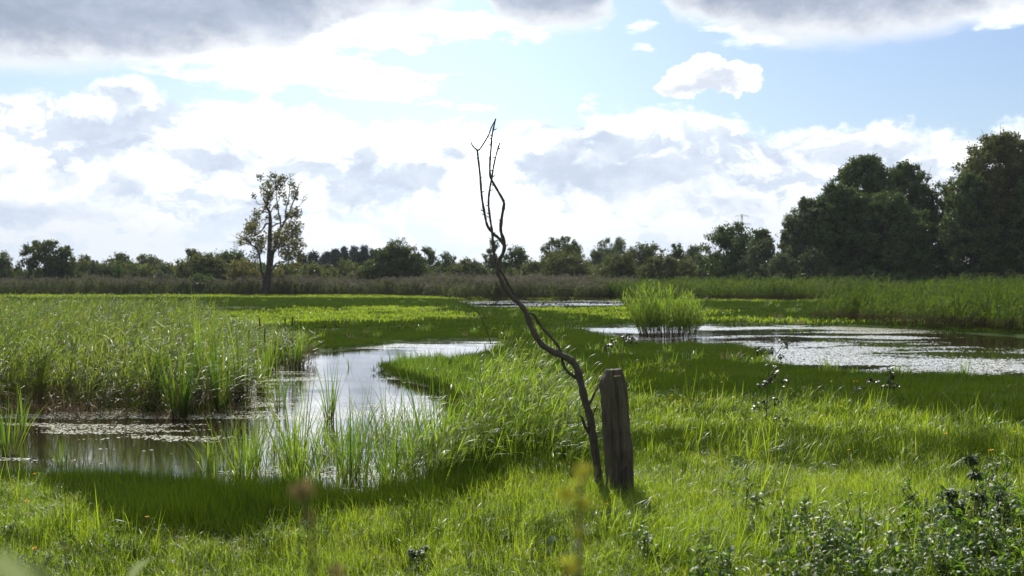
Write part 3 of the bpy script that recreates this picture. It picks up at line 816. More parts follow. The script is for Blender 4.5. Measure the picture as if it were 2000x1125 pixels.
# ------------------------------------------------------------------ weathered post
def post():
    Y0 = 11.35
    t = thing('wooden_post', 'thick weathered grey wooden post with a split and rotted foot, standing in the grass', 'post', px(1214, 976, Y0))
    bx, by, bz = t.location
    g = Geo(); S = 88; NZ = 60
    top = px(1193, 722, Y0); Ht = top[2] - bz
    lx = (top[0] - bx + .005)
    V = []; an = np.arange(S) / S * 2 * np.pi
    for k in range(NZ):
        v = k / (NZ - 1); z = -.15 + (Ht + .15) * v
        r = .126 + .012 * (1 - v)
        c, s_ = np.cos(an), np.sin(an)
        q = 1 / (np.abs(c) ** 5 + np.abs(s_) ** 5) ** .2           # rounded square section
        rr = r * (.55 * q + .40)
        crack = np.zeros(S)
        for a0, w, dp in ((-1.42, .11, .040), (-2.05, .09, .026), (-.62, .10, .034), (.4, .07, .02), (2.4, .08, .02), (-2.5, .05, .010), (-1.05, .05, .009), (-.85, .05, .008)):
            dd = np.angle(np.exp(1j * (an - a0 - .05 * math.sin(v * 5 + a0))))
            crack += dp * np.exp(-(dd / w) ** 2) * (.30 + .70 * abs(math.sin(v * 3.2 + a0 * 3)))
        rot = .095 * np.exp(-(np.angle(np.exp(1j * (an + 1.25))) / .33) ** 2) * max(0, 1 - max(0, v - .05) / (.40)) ** .8 * (v < .45)
        rot2 = .075 * np.exp(-(np.angle(np.exp(1j * (an + .35))) / .3) ** 2) * max(0, 1 - v / .32)
        rr = rr - crack - rot - rot2 + .012 * (vnoise(an * 3 + 5, np.full(S, v * 9)) - .5) * 2 + .006 * (vnoise(an * 9 + 5, np.full(S, v * 14)) - .5) * 2
        # broken bevel of the crown on the left and back
        tz = np.full(S, z)
        if v > .9:
            e = (v - .9) / .1
            left = np.clip(-c, 0, 1)
            rr = rr - e ** 1.4 * (.014 + .060 * left + .03 * vnoise(an * 2 + 3, np.full(S, 2.)))
        x = lx * v + rr * c + .010 * math.sin(v * 3); y = rr * s_ * .95
        if k == NZ - 1: tz = z + .012 * (vnoise(c * 4 + 9, s_ * 4 + 3) - .5) + .006 * c
        V.append(np.stack([x, y, tz], -1))
    V = np.stack(V)
    i = np.arange(NZ - 1)[:, None] * S; j = np.arange(S)[None]
    f = np.stack([i + j, i + (j + 1) % S, i + S + (j + 1) % S, i + S + j], -1).reshape(-1, 4)
    g.add(V.reshape(-1, 3), f, .5, .5)
    # end grain: three inner rings
    rings = [V[-1]]; cen = V[-1].mean(0)
    for q in (.7, .4, .15):
        rg = cen + (V[-1] - cen) * q; rg[:, 2] += .008 * (vnoise(rg[:, 0] * 60, rg[:, 1] * 60) - .5) + .004
        rings.append(rg)
    T = np.stack(rings); nr = 4
    i = np.arange(nr - 1)[:, None] * S
    f = np.stack([i + j, i + (j + 1) % S, i + S + (j + 1) % S, i + S + j], -1).reshape(-1, 4)
    g.add(T.reshape(-1, 3), f, .5, .5)
    g.add(np.concatenate([T[-1], cen[None] + [[0, 0, .004]]]), np.stack([np.arange(S), (np.arange(S) + 1) % S, np.full(S, S)], -1), .5, .5)
    b = obj('post_shaft', g.mesh('post_shaft', [M['post_wood']], True), t)
    # rotted heart wood showing in the gash
    g = Geo()
    for a0, r0, h0 in ((-1.25, .082, .44), (-1.05, .088, .36), (-1.45, .088, .30), (-.38, .095, .26)):
        P = [(r0 * math.cos(a0) + .012 * math.sin(k * 1.3), r0 * math.sin(a0), -.1 + k * (h0 + .1) / 5) for k in range(6)]
        g.tube(P, np.linspace(.034, .010, 6), 7)
    obj('rotten_heart', g.mesh('rotten_heart', [M['rot']], True), t)
    # a chip at the head and an old staple
    g = Geo(); x0 = lx + .045; z0 = Ht - .055
    g.tube([(x0 - .03, -.130, z0), (x0 + .0, -.140, z0 + .004), (x0 + .03, -.132, z0 + .006)], .007, 5)
    ch = obj('splinter', g.mesh('splinter', [M['dry']]), t)
post()

# ------------------------------------------------------------------ dead branch beside the post
def branch():
    Y0 = 11.55
    t = thing('dead_branch', 'bare crooked dead branch rising high beside the wooden post', 'branch', px(1168, 952, Y0))
    L = np.array(t.location)
    def path(pts, y0=0.0, y1=0.0):
        n = len(pts); P = []
        for i, (x, y) in enumerate(pts):
            Yd = Y0 + y0 + (y1 - y0) * i / max(1, n - 1)
            P.append(np.array(px(x, y, Yd)) - L)
        P = np.array(P)
        # catmull-rom
        out = []
        Q = np.concatenate([[2 * P[0] - P[1]], P, [2 * P[-1] - P[-2]]])
        for i in range(1, len(Q) - 2):
            for u in (0, .25, .5, .75):
                a, b, c, d = Q[i - 1:i + 3]
                out.append(.5 * (2 * b + (c - a) * u + (2 * a - 5 * b + 4 * c - d) * u * u + (3 * b - a - 3 * c + d) * u ** 3))
        out.append(P[-1]); return np.array(out)
    def lim(name, pts, r0, r1, y0=0, y1=0, sides=9, knob=.0012):
        g = Geo(); P = path(pts, y0, y1); n = len(P)
        r = np.linspace(r0, r1, n) * (1 + .20 * np.sin(np.arange(n) * 1.9) * np.cos(np.arange(n) * .7) + .12 * (rng.random(n) - .4))
        g.tube(P, r, sides)
        return g, P, r
    main = [(1173, 965), (1166, 910), (1158, 851), (1152, 814), (1142, 781), (1134, 746), (1126, 718), (1113, 702), (1087, 690), (1066, 679), (1054, 668), (1041, 646), (1034, 630), (1026, 608), (1013, 592), (998, 578), (985, 560), (974, 537), (970, 521)]
    g, P, r = lim('trunk', main, .040, .019)
    g.tube(P[:4] + [[0.0, 0, -.05]], [.056, .050, .045, .038], 9)
    rt = obj('main_limb', g.mesh('main_limb', [M['branch_bark']], True), t)
    limbs = [
        ([(970, 523), (975, 508), (981, 498), (985, 484), (984, 470), (978, 450), (980, 425), (984, 402), (983, 392), (973, 374), (961, 353), (957, 340), (957, 315), (959, 290), (961, 265), (965, 245), (968, 232)], .019, .0065, 0, .06),
        ([(984, 478), (975, 466), (963, 456), (952, 441), (947, 420), (941, 385), (938, 347), (934, 310), (932, 293)], .014, .009, 0, -.08),
        ([(932, 294), (938, 290), (953, 266), (960, 248), (968, 233)], .0085, .005, -.08, .04),
        ([(932, 293), (926, 288), (921, 281), (922, 277)], .0075, .004, -.08, -.14),
        ([(971, 524), (966, 508), (963, 474), (961, 452), (957, 425), (954, 395), (957, 366), (961, 345), (964, 325), (969, 303), (975, 282), (977, 279)], .013, .006, .0, .12),
        ([(972, 519), (979, 530), (991, 552), (1004, 573), (1014, 589), (1024, 606), (1032, 612), (1042, 614), (1050, 626), (1060, 641), (1076, 658), (1088, 673), (1096, 688), (1098, 704), (1104, 720), (1116, 732), (1130, 741)], .011, .015, .05, .02),
        ([(1146, 796), (1156, 780), (1161, 768), (1168, 755)], .017, .008, 0, .08),
        ([(1152, 846), (1142, 832), (1137, 816), (1132, 812)], .020, .007, 0, -.08),
        ([(1107, 712), (1113, 706), (1120, 701), (1122, 698)], .006, .003, 0, -.05),
        ([(1168, 790), (1160, 806), (1158, 830)], .006, .007, .06, .02),
    ]
    for q in limbs:
        g, P, r = lim('limb', q[0], q[1], q[2], q[3], q[4], 7)
        # buds and short spurs
        if len(q[0]) > 8:
            for k in rng.choice(np.arange(4, len(P) - 3), 9, replace=False):
                s_ = rng.choice([-1, 1]); l = rng.uniform(.012, .035)
                g.tube([P[k], P[k] + np.array([s_ * l * .8, rng.uniform(-.01, .01), l * .25]), P[k] + np.array([s_ * l, 0, l * .7])], [.006, .0045, .002], 5)
        obj('limb', g.mesh('limb', [M['branch_bark']], True), t)
branch()

# ------------------------------------------------------------------ trees
def envelope(kind, v):
    if kind == 'round': return math.sqrt(max(0, 1 - (2 * v - 1) ** 2)) ** .8
    if kind == 'oval': return max(.12, math.sin(math.pi * (v * .86 + .10))) ** .8
    if kind == 'cone': return max(.10, 1 - v) ** .75 * min(1, .55 + v * 3)
    if kind == 'dome': return math.sqrt(max(0.02, 1 - v ** 2.2))
    if kind == 'loose': return .55 + .45 * math.sin(math.pi * min(1, v + .12))
    return 1

def make_tree(name, label, cat, cx, top, w, Y, kind, mat, group=None, cb=.12, clumps=34, leaf=.30, dens=1.0, cr=.17, trunk_r=None, seed=None, lobes=None, thin=1.0, crown_name='crown'):
    st = np.random.default_rng(seed if seed is not None else abs(int(cx * 7 + top)))
    w = w * (2.0 if 'spruce' in name else 1.22); clumps = int(clumps * 1.6); cr = cr * (1.25 if kind == 'loose' else 1.12)
    if kind == 'cone': cr *= 1.15
    H = EYE + (HZ - top) / F * Y; Wd = w / F * Y; X = (cx - 1000) / F * Y
    t = thing(name, label, cat, (X, Y, 0), group)
    # clump centres
    if w > 130: clumps = int(clumps * 2.5); cr *= .64
    C = []
    if lobes:
        for lx, ly, lr in lobes: C.append(((lx - cx) / F * Y, st.uniform(-.25, .25) * Wd, EYE + (HZ - ly) / F * Y, lr / F * Y))
    if clumps:
        tries = 0
        while len(C) < clumps and tries < 4000:
            tries += 1
            v = st.random() ** .85; e = envelope(kind, v)
            th = st.uniform(0, 2 * np.pi); rr = math.sqrt(st.random())
            rr = .35 + .65 * rr if st.random() < .7 else rr
            r = max(Wd, H * .45) * cr * st.uniform(.65, 1.3) * (.8 if v > .8 else 1)
            hw = max(0, Wd / 2 * e - r * .55)
            z = H * cb + (H * (1 - cb)) * v - r * .5 * (v > .5)
            z = min(z, H - r * .8)
            C.append((math.cos(th) * rr * hw, math.sin(th) * rr * hw * .9, max(z, r * .5), r))
    # small outer tufts that break the outline
    for _ in range(int(len(C) * .55) if not lobes or clumps else 0):
        v = st.random() ** .6; e = envelope(kind, min(.97, v)); th = st.uniform(0, 2 * np.pi); q_ = st.uniform(.8, 1.12)
        r = max(Wd, H * .45) * cr * st.uniform(.25, .5)
        C.append((math.cos(th) * Wd / 2 * e * q_, math.sin(th) * Wd / 2 * e * q_ * .9, min(H * 1.0 - r * .3, H * cb + H * (1 - cb) * v + st.uniform(-.02, .04) * H), r))
    C = np.array(C)
    # trunk and limbs
    g = Geo(); tr = trunk_r or max(.05, H * .018)
    bend = st.normal(0, .03 * H, 2)
    th_ = H * .72
    tp = np.array([[bend[0] * (k / 5) ** 2 + .02 * H * math.sin(k * 1.7 + cx), bend[1] * (k / 5) ** 2, -.1 + th_ * k / 5] for k in range(6)])
    g.tube(tp, np.linspace(tr, tr * .28, 6), 7)
    for c in C[:: max(1, len(C) // 26)]:
        zb = np.clip(c[2] * st.uniform(.35, .7), .08 * H, th_ * .95); f = zb / th_ * 5; i = min(4, int(f))
        a = tp[i] + (tp[i + 1] - tp[i]) * (f - i); b = c[:3]
        m1 = a + (b - a) * .5 + np.array([0, 0, -.10 * abs(b[0] - a[0])])
        g.tube([a, m1, b, b + (b - m1) * .35], [tr * .38, tr * .25, tr * .12, tr * .05], 5)
    if not name.endswith('shrub') and not name.endswith('bush'):
        obj('trunk', g.mesh('trunk', [M['bark']], True), t)
    else:
        obj('stems', g.mesh('stems', [M['bark']], True), t)
    # leaves
    g = Geo()
    for c in C:
        area = 4 * np.pi * c[3] ** 2
        n = int(dens * area * .85 / (leaf * leaf * .5 * .75) * .5) + 12
        u = st.normal(size=(n, 3)); u /= np.linalg.norm(u, axis=1)[:, None]
        lump = 1 + .42 * (vnoise(u[:, 0] * 2.3 + c[0] * 3 + 50, u[:, 2] * 2.3 + c[2] * 3 + 50) - .5) * 2
        rad = c[3] * lump * (st.random(n) ** .38) * np.where(st.random(n) < .16, 1.32, 1)
        P = c[:3] + u * rad[:, None] * np.array([1, 1, .85])
        keep = P[:, 2] > .05; P = P[keep]; u = u[keep]
        nr = u * .6 + st.normal(size=u.shape) * .75 + np.array([0, 0, .35])
        ti = np.clip(st.random(len(P)) * .55 + st.random() * .45, 0, 1)
        g.leaves(P, leaf * st.uniform(.6, 1.3, len(P)), nr, ti, .7)
        # twigs poking out of the crown so the outline is ragged
        for q in range(4):
            d = st.normal(size=3); d[2] = abs(d[2]) + .3; d /= np.linalg.norm(d)
            m_ = 10; s0 = c[:3] + d * c[3] * .8; L_ = c[3] * st.uniform(.35, .9)
            Pt = s0 + d * (st.random(m_)[:, None] * L_) + st.normal(0, leaf * .45, (m_, 3))
            g.leaves(Pt, leaf * .8, st.normal(size=(m_, 3)), ti[:1].mean(), .7)
    obj(crown_name, g.mesh(crown_name, [M[mat]]), t)
    return t

T = make_tree
T('broadleaf_tree', 'dark tree cut off by the left edge of the photo', 'tree', -12, 490, 60, 165, 'oval', 'oak', cb=.4, clumps=14)
T('broadleaf_tree', 'thin open crowned tree with leafy tufts, farthest left of the three airy ones', 'tree', 58, 482, 46, 160, 'loose', 'oak', cb=.3, clumps=13, cr=.13, dens=.6)
T('broadleaf_tree', 'tall airy tree above the left reed bed, middle of the three airy ones', 'tree', 90, 474, 62, 162, 'loose', 'oak', cb=.25, clumps=18, cr=.13, dens=.65)
T('broadleaf_tree', 'dense dark tree at the right of the three airy ones on the left horizon', 'tree', 122, 484, 50, 163, 'loose', 'oak', cb=.08, clumps=20, cr=.14)
T('broadleaf_tree', 'small narrow lone tree on the left horizon', 'tree', 163, 500, 30, 185, 'loose', 'oak', cb=.2, clumps=10, cr=.13, dens=.7)
T('broadleaf_tree', 'small tree with a tufted top between the narrow tree and the wide low crown', 'tree', 233, 496, 44, 170, 'oval', 'oak', cb=.35, clumps=14, cr=.15, dens=.8)
T('rounded_bush', 'wide dark bush below the small tufted tree at left', 'bush', 225, 517, 85, 166, 'dome', 'shrub', cb=.0, clumps=18)
T('broadleaf_tree', 'wide low domed tree left of the long dark thicket', 'tree', 291, 502, 66, 200, 'round', 'oak', cb=.2, clumps=20, cr=.14)
T('broadleaf_tree', 'small dark tree rising behind the left end of the long dark thicket', 'tree', 374, 486, 38, 190, 'oval', 'oak', cb=.2, clumps=14, cr=.16)
T('rounded_bush', 'left half of the long dark thicket left of the lone yellowing tree', 'bush', 400, 500, 110, 160, 'dome', 'shrub', cb=.0, clumps=26)
T('rounded_bush', 'tall hedge like bush just left of the lone yellowing tree', 'bush', 455, 494, 95, 165, 'dome', 'shade', cb=.0, clumps=26)
T('rounded_bush', 'low yellow green bush tucked against the foot of the lone yellowing tree', 'bush', 478, 511, 60, 156, 'dome', 'poplar', cb=.25, clumps=12, dens=.8)
T('rounded_bush', 'low dark bush under the long dark thicket near the meadow edge', 'bush', 386, 541, 70, 152, 'dome', 'shade', cb=.0, clumps=12)
T('rounded_bush', 'low bush to the right of the lone yellowing tree trunk', 'bush', 610, 520, 80, 162, 'dome', 'shrub', cb=.0, clumps=16)
T('rounded_bush', 'small light green bush between the wide domed tree and the dark thicket', 'bush', 318, 532, 40, 158, 'dome', 'willow', cb=.0, clumps=8)
gconf = 'dark spruces in the hazy row right of the lone tree'
for i, (x, tp_, w) in enumerate([(588, 500, 34), (612, 494, 32), (636, 497, 30), (655, 490, 30), (672, 486, 28), (692, 484, 27), (712, 483, 28), (730, 488, 30), (648, 500, 34), (700, 497, 34)]):
    T('spruce_tree', 'dark hazy spruce in the distant row between the lone tree and the brownish oak', 'tree', x, tp_, w, 250 + 12 * (i % 3), 'cone', 'conifer', gconf, cb=.03, clumps=20, cr=.12, leaf=.42)
T('broadleaf_tree', 'brownish oak with a tufted crown, tallest between the spruces and the dead branch', 'tree', 775, 486, 116, 158, 'dome', 'oak', cb=.0, clumps=40, cr=.12, leaf=.28,
  lobes=[(772, 478, 9), (784, 474, 8), (760, 484, 9), (795, 486, 9), (808, 488, 6), (748, 494, 8), (766, 490, 9), (780, 488, 10)])
T('broadleaf_tree', 'dark tree just right of the brownish tufted oak', 'tree', 836, 487, 46, 185, 'oval', 'shade', cb=.1, clumps=18, cr=.16)
T('broadleaf_tree', 'dark tree with a flat top, second to the right of the brownish oak', 'tree', 872, 496, 44, 180, 'oval', 'shade', cb=.0, clumps=18, cr=.17)
T('rounded_bush', 'low wide grey green bush left of the dead branch', 'bush', 918, 511, 84, 165, 'dome', 'shrub', cb=.0, clumps=20)
T('broadleaf_tree', 'dark tree seen directly behind the dead branch', 'tree', 968, 471, 40, 175, 'oval', 'oak', cb=.1, clumps=18, cr=.16)
T('broadleaf_tree', 'dark tree just right of the dead branch', 'tree', 1010, 482, 44, 176, 'oval', 'oak', cb=.1, clumps=18, cr=.16)
T('rounded_bush', 'low bush right of the dead branch against the horizon', 'bush', 1052, 508, 70, 165, 'dome', 'shrub', cb=.0, clumps=16)
T('broadleaf_tree', 'round crowned tree standing above the bushes right of the dead branch', 'tree', 1097, 466, 64, 180, 'round', 'oak', cb=.4, clumps=26, cr=.14)
T('rounded_bush', 'broad olive bush under the round crowned tree', 'bush', 1105, 497, 105, 160, 'dome', 'shrub', cb=.0, clumps=26)
T('broadleaf_tree', 'hazy grey broad tree behind the pair of rounded bushes', 'tree', 1204, 468, 74, 230, 'round', 'shade', cb=.15, clumps=26, cr=.14)
T('broadleaf_tree', 'low dark tree at the left of the hazy grey broad tree', 'tree', 1165, 492, 40, 215, 'oval', 'shade', cb=.1, clumps=14)
T('rounded_bush', 'left one of the pair of rounded dark bushes in the centre right', 'bush', 1212, 500, 88, 145, 'dome', 'shrub', cb=.0, clumps=26)
T('rounded_bush', 'right one of the pair of rounded dark bushes in the centre right', 'bush', 1290, 503, 84, 142, 'dome', 'shrub', cb=.0, clumps=26)
T('broadleaf_tree', 'mid green tree behind the pair of rounded bushes', 'tree', 1262, 481, 76, 185, 'oval', 'shrub', cb=.1, clumps=22)
T('broadleaf_tree', 'dark tree right above the right rounded bush', 'tree', 1322, 480, 52, 180, 'oval', 'shade', cb=.1, clumps=18)
T('broadleaf_tree', 'pale grey willow between the rounded bushes and the dark shrub mass', 'tree', 1360, 486, 60, 175, 'oval', 'willow', cb=.05, clumps=18)
T('rounded_bush', 'low dark bush below the pale grey willow', 'bush', 1335, 512, 60, 150, 'dome', 'shrub', cb=.0, clumps=12)
T('broadleaf_tree', 'dense dark tree in front of the pylon', 'tree', 1428, 440, 104, 142, 'oval', 'shade', cb=.0, clumps=44, cr=.14)
T('broadleaf_tree', 'green tree between the pylon and the wooded clump', 'tree', 1485, 452, 60, 138, 'oval', 'shade', cb=.0, clumps=24)
T('rounded_bush', 'grey green bush leaning against the left edge of the wooded clump', 'bush', 1490, 475, 84, 136, 'dome', 'willow', cb=.0, clumps=22)
T('rounded_bush', 'small silvery bush at the foot of the wooded clump', 'bush', 1526, 501, 72, 131, 'dome', 'willow', cb=.0, clumps=18, leaf=.24)
T('broadleaf_tree', 'pale green tree forming the left shoulder of the wooded clump', 'tree', 1585, 392, 120, 136, 'dome', 'willow', cb=.0, clumps=50, cr=.13)
T('rounded_bush', 'grey leaved bush below the left shoulder of the wooded clump', 'bush', 1590, 490, 80, 130, 'dome', 'willow', cb=.0, clumps=16, leaf=.24)
T('broadleaf_tree', 'tall dark tree, highest of the wooded clump at centre right', 'tree', 1690, 312, 160, 140, 'dome', 'shade', cb=.0, clumps=76, cr=.115, leaf=.30)
T('broadleaf_tree', 'green tree on the descending left slope of the wooded clump', 'tree', 1610, 402, 110, 139, 'dome', 'shade', cb=.0, clumps=40, cr=.12)
T('broadleaf_tree', 'small tree at the very left end of the wooded clump', 'tree', 1548, 440, 60, 137, 'dome', 'willow', cb=.0, clumps=24, cr=.12)
T('broadleaf_tree', 'tall dark tree at the right side of the wooded clump', 'tree', 1768, 322, 136, 142, 'dome', 'shade', cb=.0, clumps=60, cr=.12, leaf=.30)
T('broadleaf_tree', 'dark middle sized tree in front of the wooded clump', 'tree', 1640, 365, 130, 134, 'dome', 'shade', cb=.0, clumps=54, cr=.12)
T('broadleaf_tree', 'low dark tree in the middle of the wooded clump', 'tree', 1735, 380, 160, 133, 'dome', 'shade', cb=.0, clumps=54, cr=.12)
T('broadleaf_tree', 'dark airy tree filling the gap between the two wooded masses', 'tree', 1838, 362, 80, 138, 'loose', 'shade', cb=.0, clumps=30, cr=.12, dens=.75)
T('broadleaf_tree', 'very tall tree with sunlit yellowish top at the right edge', 'tree', 1955, 268, 200, 134, 'dome', 'sunny', cb=.0, clumps=96, cr=.11, leaf=.28)
T('broadleaf_tree', 'dark tree at the foot of the tallest tree on the right', 'tree', 1895, 345, 110, 130, 'dome', 'shade', cb=.0, clumps=40, cr=.12)
T('broadleaf_tree', 'dark tree cut off by the right edge of the photo', 'tree', 2040, 320, 150, 129, 'dome', 'shade', cb=.0, clumps=60, cr=.12)
T('broadleaf_tree', 'broad dark tree beyond the right edge', 'tree', 2160, 300, 170, 135, 'dome', 'shade', cb=.0, clumps=50, cr=.13)
T('broadleaf_tree', 'broad dark tree beyond the left edge', 'tree', -90, 500, 90, 170, 'oval', 'oak', cb=.1, clumps=20)

# lone yellowing tree: limbs drawn one by one
def lone_tree():
    Y0 = 150.0; k = 4.018
    t = thing('lone_tree', 'tall lone tree with sparse yellowing leaves and bare twigs, left of centre', 'tree', ((522 - 1000) / F * Y0, Y0, 0))
    L = np.array(t.location)
    def P(pts, dy=0):
        return np.array([np.array(px(420 + x / k, 320 + y / k, Y0 + dy * i / len(pts))) - L for i, (x, y) in enumerate(pts)])
    g = Geo()
    S = [([(408, 1010), (412, 900), (425, 760), (428, 640), (430, 540), (434, 440), (428, 380), (400, 330), (425, 250), (440, 180)], .75, .08, 0),
         ([(380, 990), (385, 900), (365, 850), (345, 700), (322, 660), (290, 640), (250, 600), (215, 575)], .32, .05, -1.5),
         ([(440, 800), (450, 720), (470, 640), (490, 560), (515, 510), (550, 450), (585, 380), (612, 300), (640, 230), (662, 150)], .40, .05, 2),
         ([(515, 500), (513, 440), (498, 380), (485, 290), (480, 180), (470, 110)], .2, .04, -1),
         ([(552, 450), (556, 360), (580, 260), (590, 150), (588, 80)], .17, .04, 3),
         ([(428, 560), (440, 500), (480, 472), (530, 460), (570, 420), (640, 400)], .2, .04, -2),
         ([(432, 470), (400, 470), (370, 520), (335, 555), (270, 570), (230, 600)], .24, .04, 2),
         ([(430, 400), (455, 340), (500, 290), (520, 200)], .13, .03, 2),
         ([(440, 720), (500, 650), (560, 640), (640, 620), (700, 640)], .18, .03, 2),
         ([(400, 340), (370, 380), (330, 420), (270, 470)], .12, .03, -2),
         ([(400, 320), (360, 320), (310, 295)], .05, .02, 1), ([(340, 320), (310, 260)], .04, .02, 1),
         ([(610, 370), (660, 330), (700, 290), (735, 255)], .07, .015, 1), ([(690, 300), (690, 270), (710, 250)], .03, .012, 1),
         ([(660, 200), (672, 160), (668, 130)], .03, .012, 1), ([(440, 840), (480, 780), (560, 760), (620, 740)], .2, .03, 1), ([(385, 860), (300, 800), (200, 770)], .2, .03, -2), ([(240, 600), (200, 590), (170, 575)], .04, .012, 1)]
    for pts, r0, r1, dy in S:
        q = P(pts, dy * 2); g.tube(q, np.linspace(r0 * .56, r1 * .8, len(q)), 7)
        for j in range(len(q) - 1):        # fine twigs
            for _ in range(3):
                a = q[j] + (q[j + 1] - q[j]) * rng.random(); d = rng.normal(size=3); d[2] = abs(d[2]) * .6
                d *= rng.uniform(.4, 1.3) / np.linalg.norm(d)
                if a[2] > 4: g.tube([a, a + d * .5, a + d + [0, 0, .1]], [.035, .02, .01], 4)
    obj('trunk', g.mesh('trunk', [M['bark']], True), t)
    g = Geo()
    CL = [(370, 110, 28), (400, 150, 36), (450, 100, 34), (490, 130, 36), (520, 170, 34), (470, 190, 40), (410, 210, 42), (540, 110, 26), (590, 150, 30), (600, 210, 32), (400, 260, 34), (450, 260, 30), (520, 240, 30), (312, 255, 18),
          (620, 260, 26), (420, 310, 28), (370, 345, 30), (340, 390, 34), (300, 430, 44), (270, 480, 44), (320, 500, 40), (290, 530, 40), (250, 590, 46), (310, 600, 50), (370, 580, 44), (350, 640, 40), (230, 510, 24), (215, 620, 22),
          (610, 380, 44), (650, 390, 28), (580, 410, 34), (640, 500, 48), (600, 520, 50), (560, 560, 52), (510, 580, 56), (590, 600, 46), (540, 620, 46), (490, 640, 44), (650, 550, 34), (570, 300, 24), (555, 480, 30), (470, 560, 34),
          (560, 700, 40), (600, 680, 44), (650, 660, 38), (690, 650, 26), (520, 700, 30), (640, 720, 40), (690, 720, 30), (600, 760, 36), (480, 420, 22), (400, 420, 24), (660, 600, 28), (500, 340, 22), (630, 800, 30), (330, 720, 34), (380, 680, 30), (480, 850, 34), (230, 800, 44), (280, 820, 50)]
    for x, y, r in CL:
        c = P([(x, y)])[0] + [0, rng.uniform(-2.2, 2.2), 0]; r = r / k / F * Y0 * 1.4
        n = int(70 * (r / .6) ** 2) + 8
        u = rng.normal(size=(n, 3)); u /= np.linalg.norm(u, axis=1)[:, None]
        pp = c + u * (r * rng.random(n) ** .5)[:, None]
        g.leaves(pp, rng.uniform(.16, .34, n), rng.normal(size=(n, 3)), np.clip(rng.random(n) * .6 + rng.random() * .4 + (y > 300) * .1 - (y < 300) * .25, 0, 1), .75)
    obj('crown', g.mesh('crown', [M['poplar']]), t)
lone_tree()

# undergrowth between and behind the far trees
def bush_proto(sd, mat):
    st = np.random.default_rng(sd); g = Geo()
    for _ in range(9):
        c = np.array([st.uniform(-1.6, 1.6), st.uniform(-1, 1), st.uniform(.3, 1.6)]); r = st.uniform(.5, .9); n = 130
        u = st.normal(size=(n, 3)); u /= np.linalg.norm(u, axis=1)[:, None]
        g.leaves(c + u * (r * st.random(n) ** .4)[:, None], .32, u + st.normal(size=(n, 3)) * .6, st.random(n) * .6 + st.random() * .4, .7)
    return g.mesh('bush_kind', [mat])
bp = [bush_proto(s_, M[m_]) for s_, m_ in ((1, 'shrub'), (2, 'shrub'), (3, 'shade'), (4, 'willow'), (5, 'shrub'))]
n = 950
X = rng.uniform(-125, 75, n); Y = rng.uniform(164, 235, n)
pxx, _ = topix(X, Y)
h = 1.25 + .9 * fbm(X * .05, Y * .05, 3)
scatter('undergrowth', 'low far-off scrub running along the horizon behind the reeds', 'scrub', X, Y, np.zeros(n) - .1, bp, rng.uniform(.9, 1.5, n) * 1.2, zscale=h * rng.uniform(.9, 1.25, n), tilt=.03)
n = 120; X = rng.uniform(26, 72, n); Y = rng.uniform(128, 142, n)
bp2 = [bush_proto(s_, M['shade']) for s_ in (11, 12, 13)]
scatter('woodland_understorey', 'dark understorey beneath the wooded clump on the right', 'scrub', X, Y, np.zeros(n) - .1, bp2, rng.uniform(1.1, 1.6, n), tilt=.03)

# ------------------------------------------------------------------ reed clump standing in the right hand pond
def clump_thing():
    Y0 = 44.5; t = thing('reed_clump', 'bushy clump of yellow green reeds standing alone in the right hand pond', 'reeds', ((1296 - 1000) / F * Y0, Y0, WATER_Z))
    g = Geo(); n = 340
    rr = np.sqrt(rng.random(n)); th = rng.uniform(0, 2 * np.pi, n)
    base = np.stack([rr * np.cos(th) * 1.02 + .1, rr * np.sin(th) * .8, np.full(n, -.1)], -1)
    H = 1.9 * np.clip(1.02 - .34 * np.abs(base[:, 0] + .15) ** 1.5, .45, 1.1) * rng.uniform(.55, 1.12, n)
    # stems flare outward
    az = np.arctan2(base[:, 1], base[:, 0] - .1); 
    P = arcs(base, H, az, np.pi / 2 - rr * .22 - np.abs(rng.normal(0, .05, n)), .25 + .3 * rr, 6)
    w6 = np.linspace(1, .3, 6)[None] * .012 * np.ones((n, 1))
    g.ribbons(P, w6, sides_for(az, np.zeros(n)), rng.random(n)); g.ribbons(P, w6, sides_for(az + 1.57, np.zeros(n)), rng.random(n))
    obj('stems', g.mesh('stems', [M['dry_stem']]), t)
    g = Geo()
    for j in range(11):
        tt = .22 + .77 * (j + rng.random(n)) / 11; tt = np.clip(tt, 0, .998); i = (tt * 5).astype(int); f = (tt * 5 - i)[:, None]
        A = P[np.arange(n), i] * (1 - f) + P[np.arange(n), i + 1] * f
        la = rng.uniform(0, 2 * np.pi, n)
        Q = arcs(A, rng.uniform(.22, .46, n), la, rng.normal(1.2, .2, n), np.abs(rng.normal(.6, .35, n)), 4)
        g.ribbons(Q, np.array([[.5, 1, .8, .06]]) * .020 * np.ones((n, 1)), sides_for(la, rng.normal(0, .5, n)), rng.random(n))
    obj('leaves', g.mesh('leaves', [M['reed_green']]), t)
M['dry_stem'] = leaf_mat('brown_reed_stem', (.09, .06, .03), (.14, .11, .045), trans=.1, gloss=.5, spec=.2)
clump_thing()

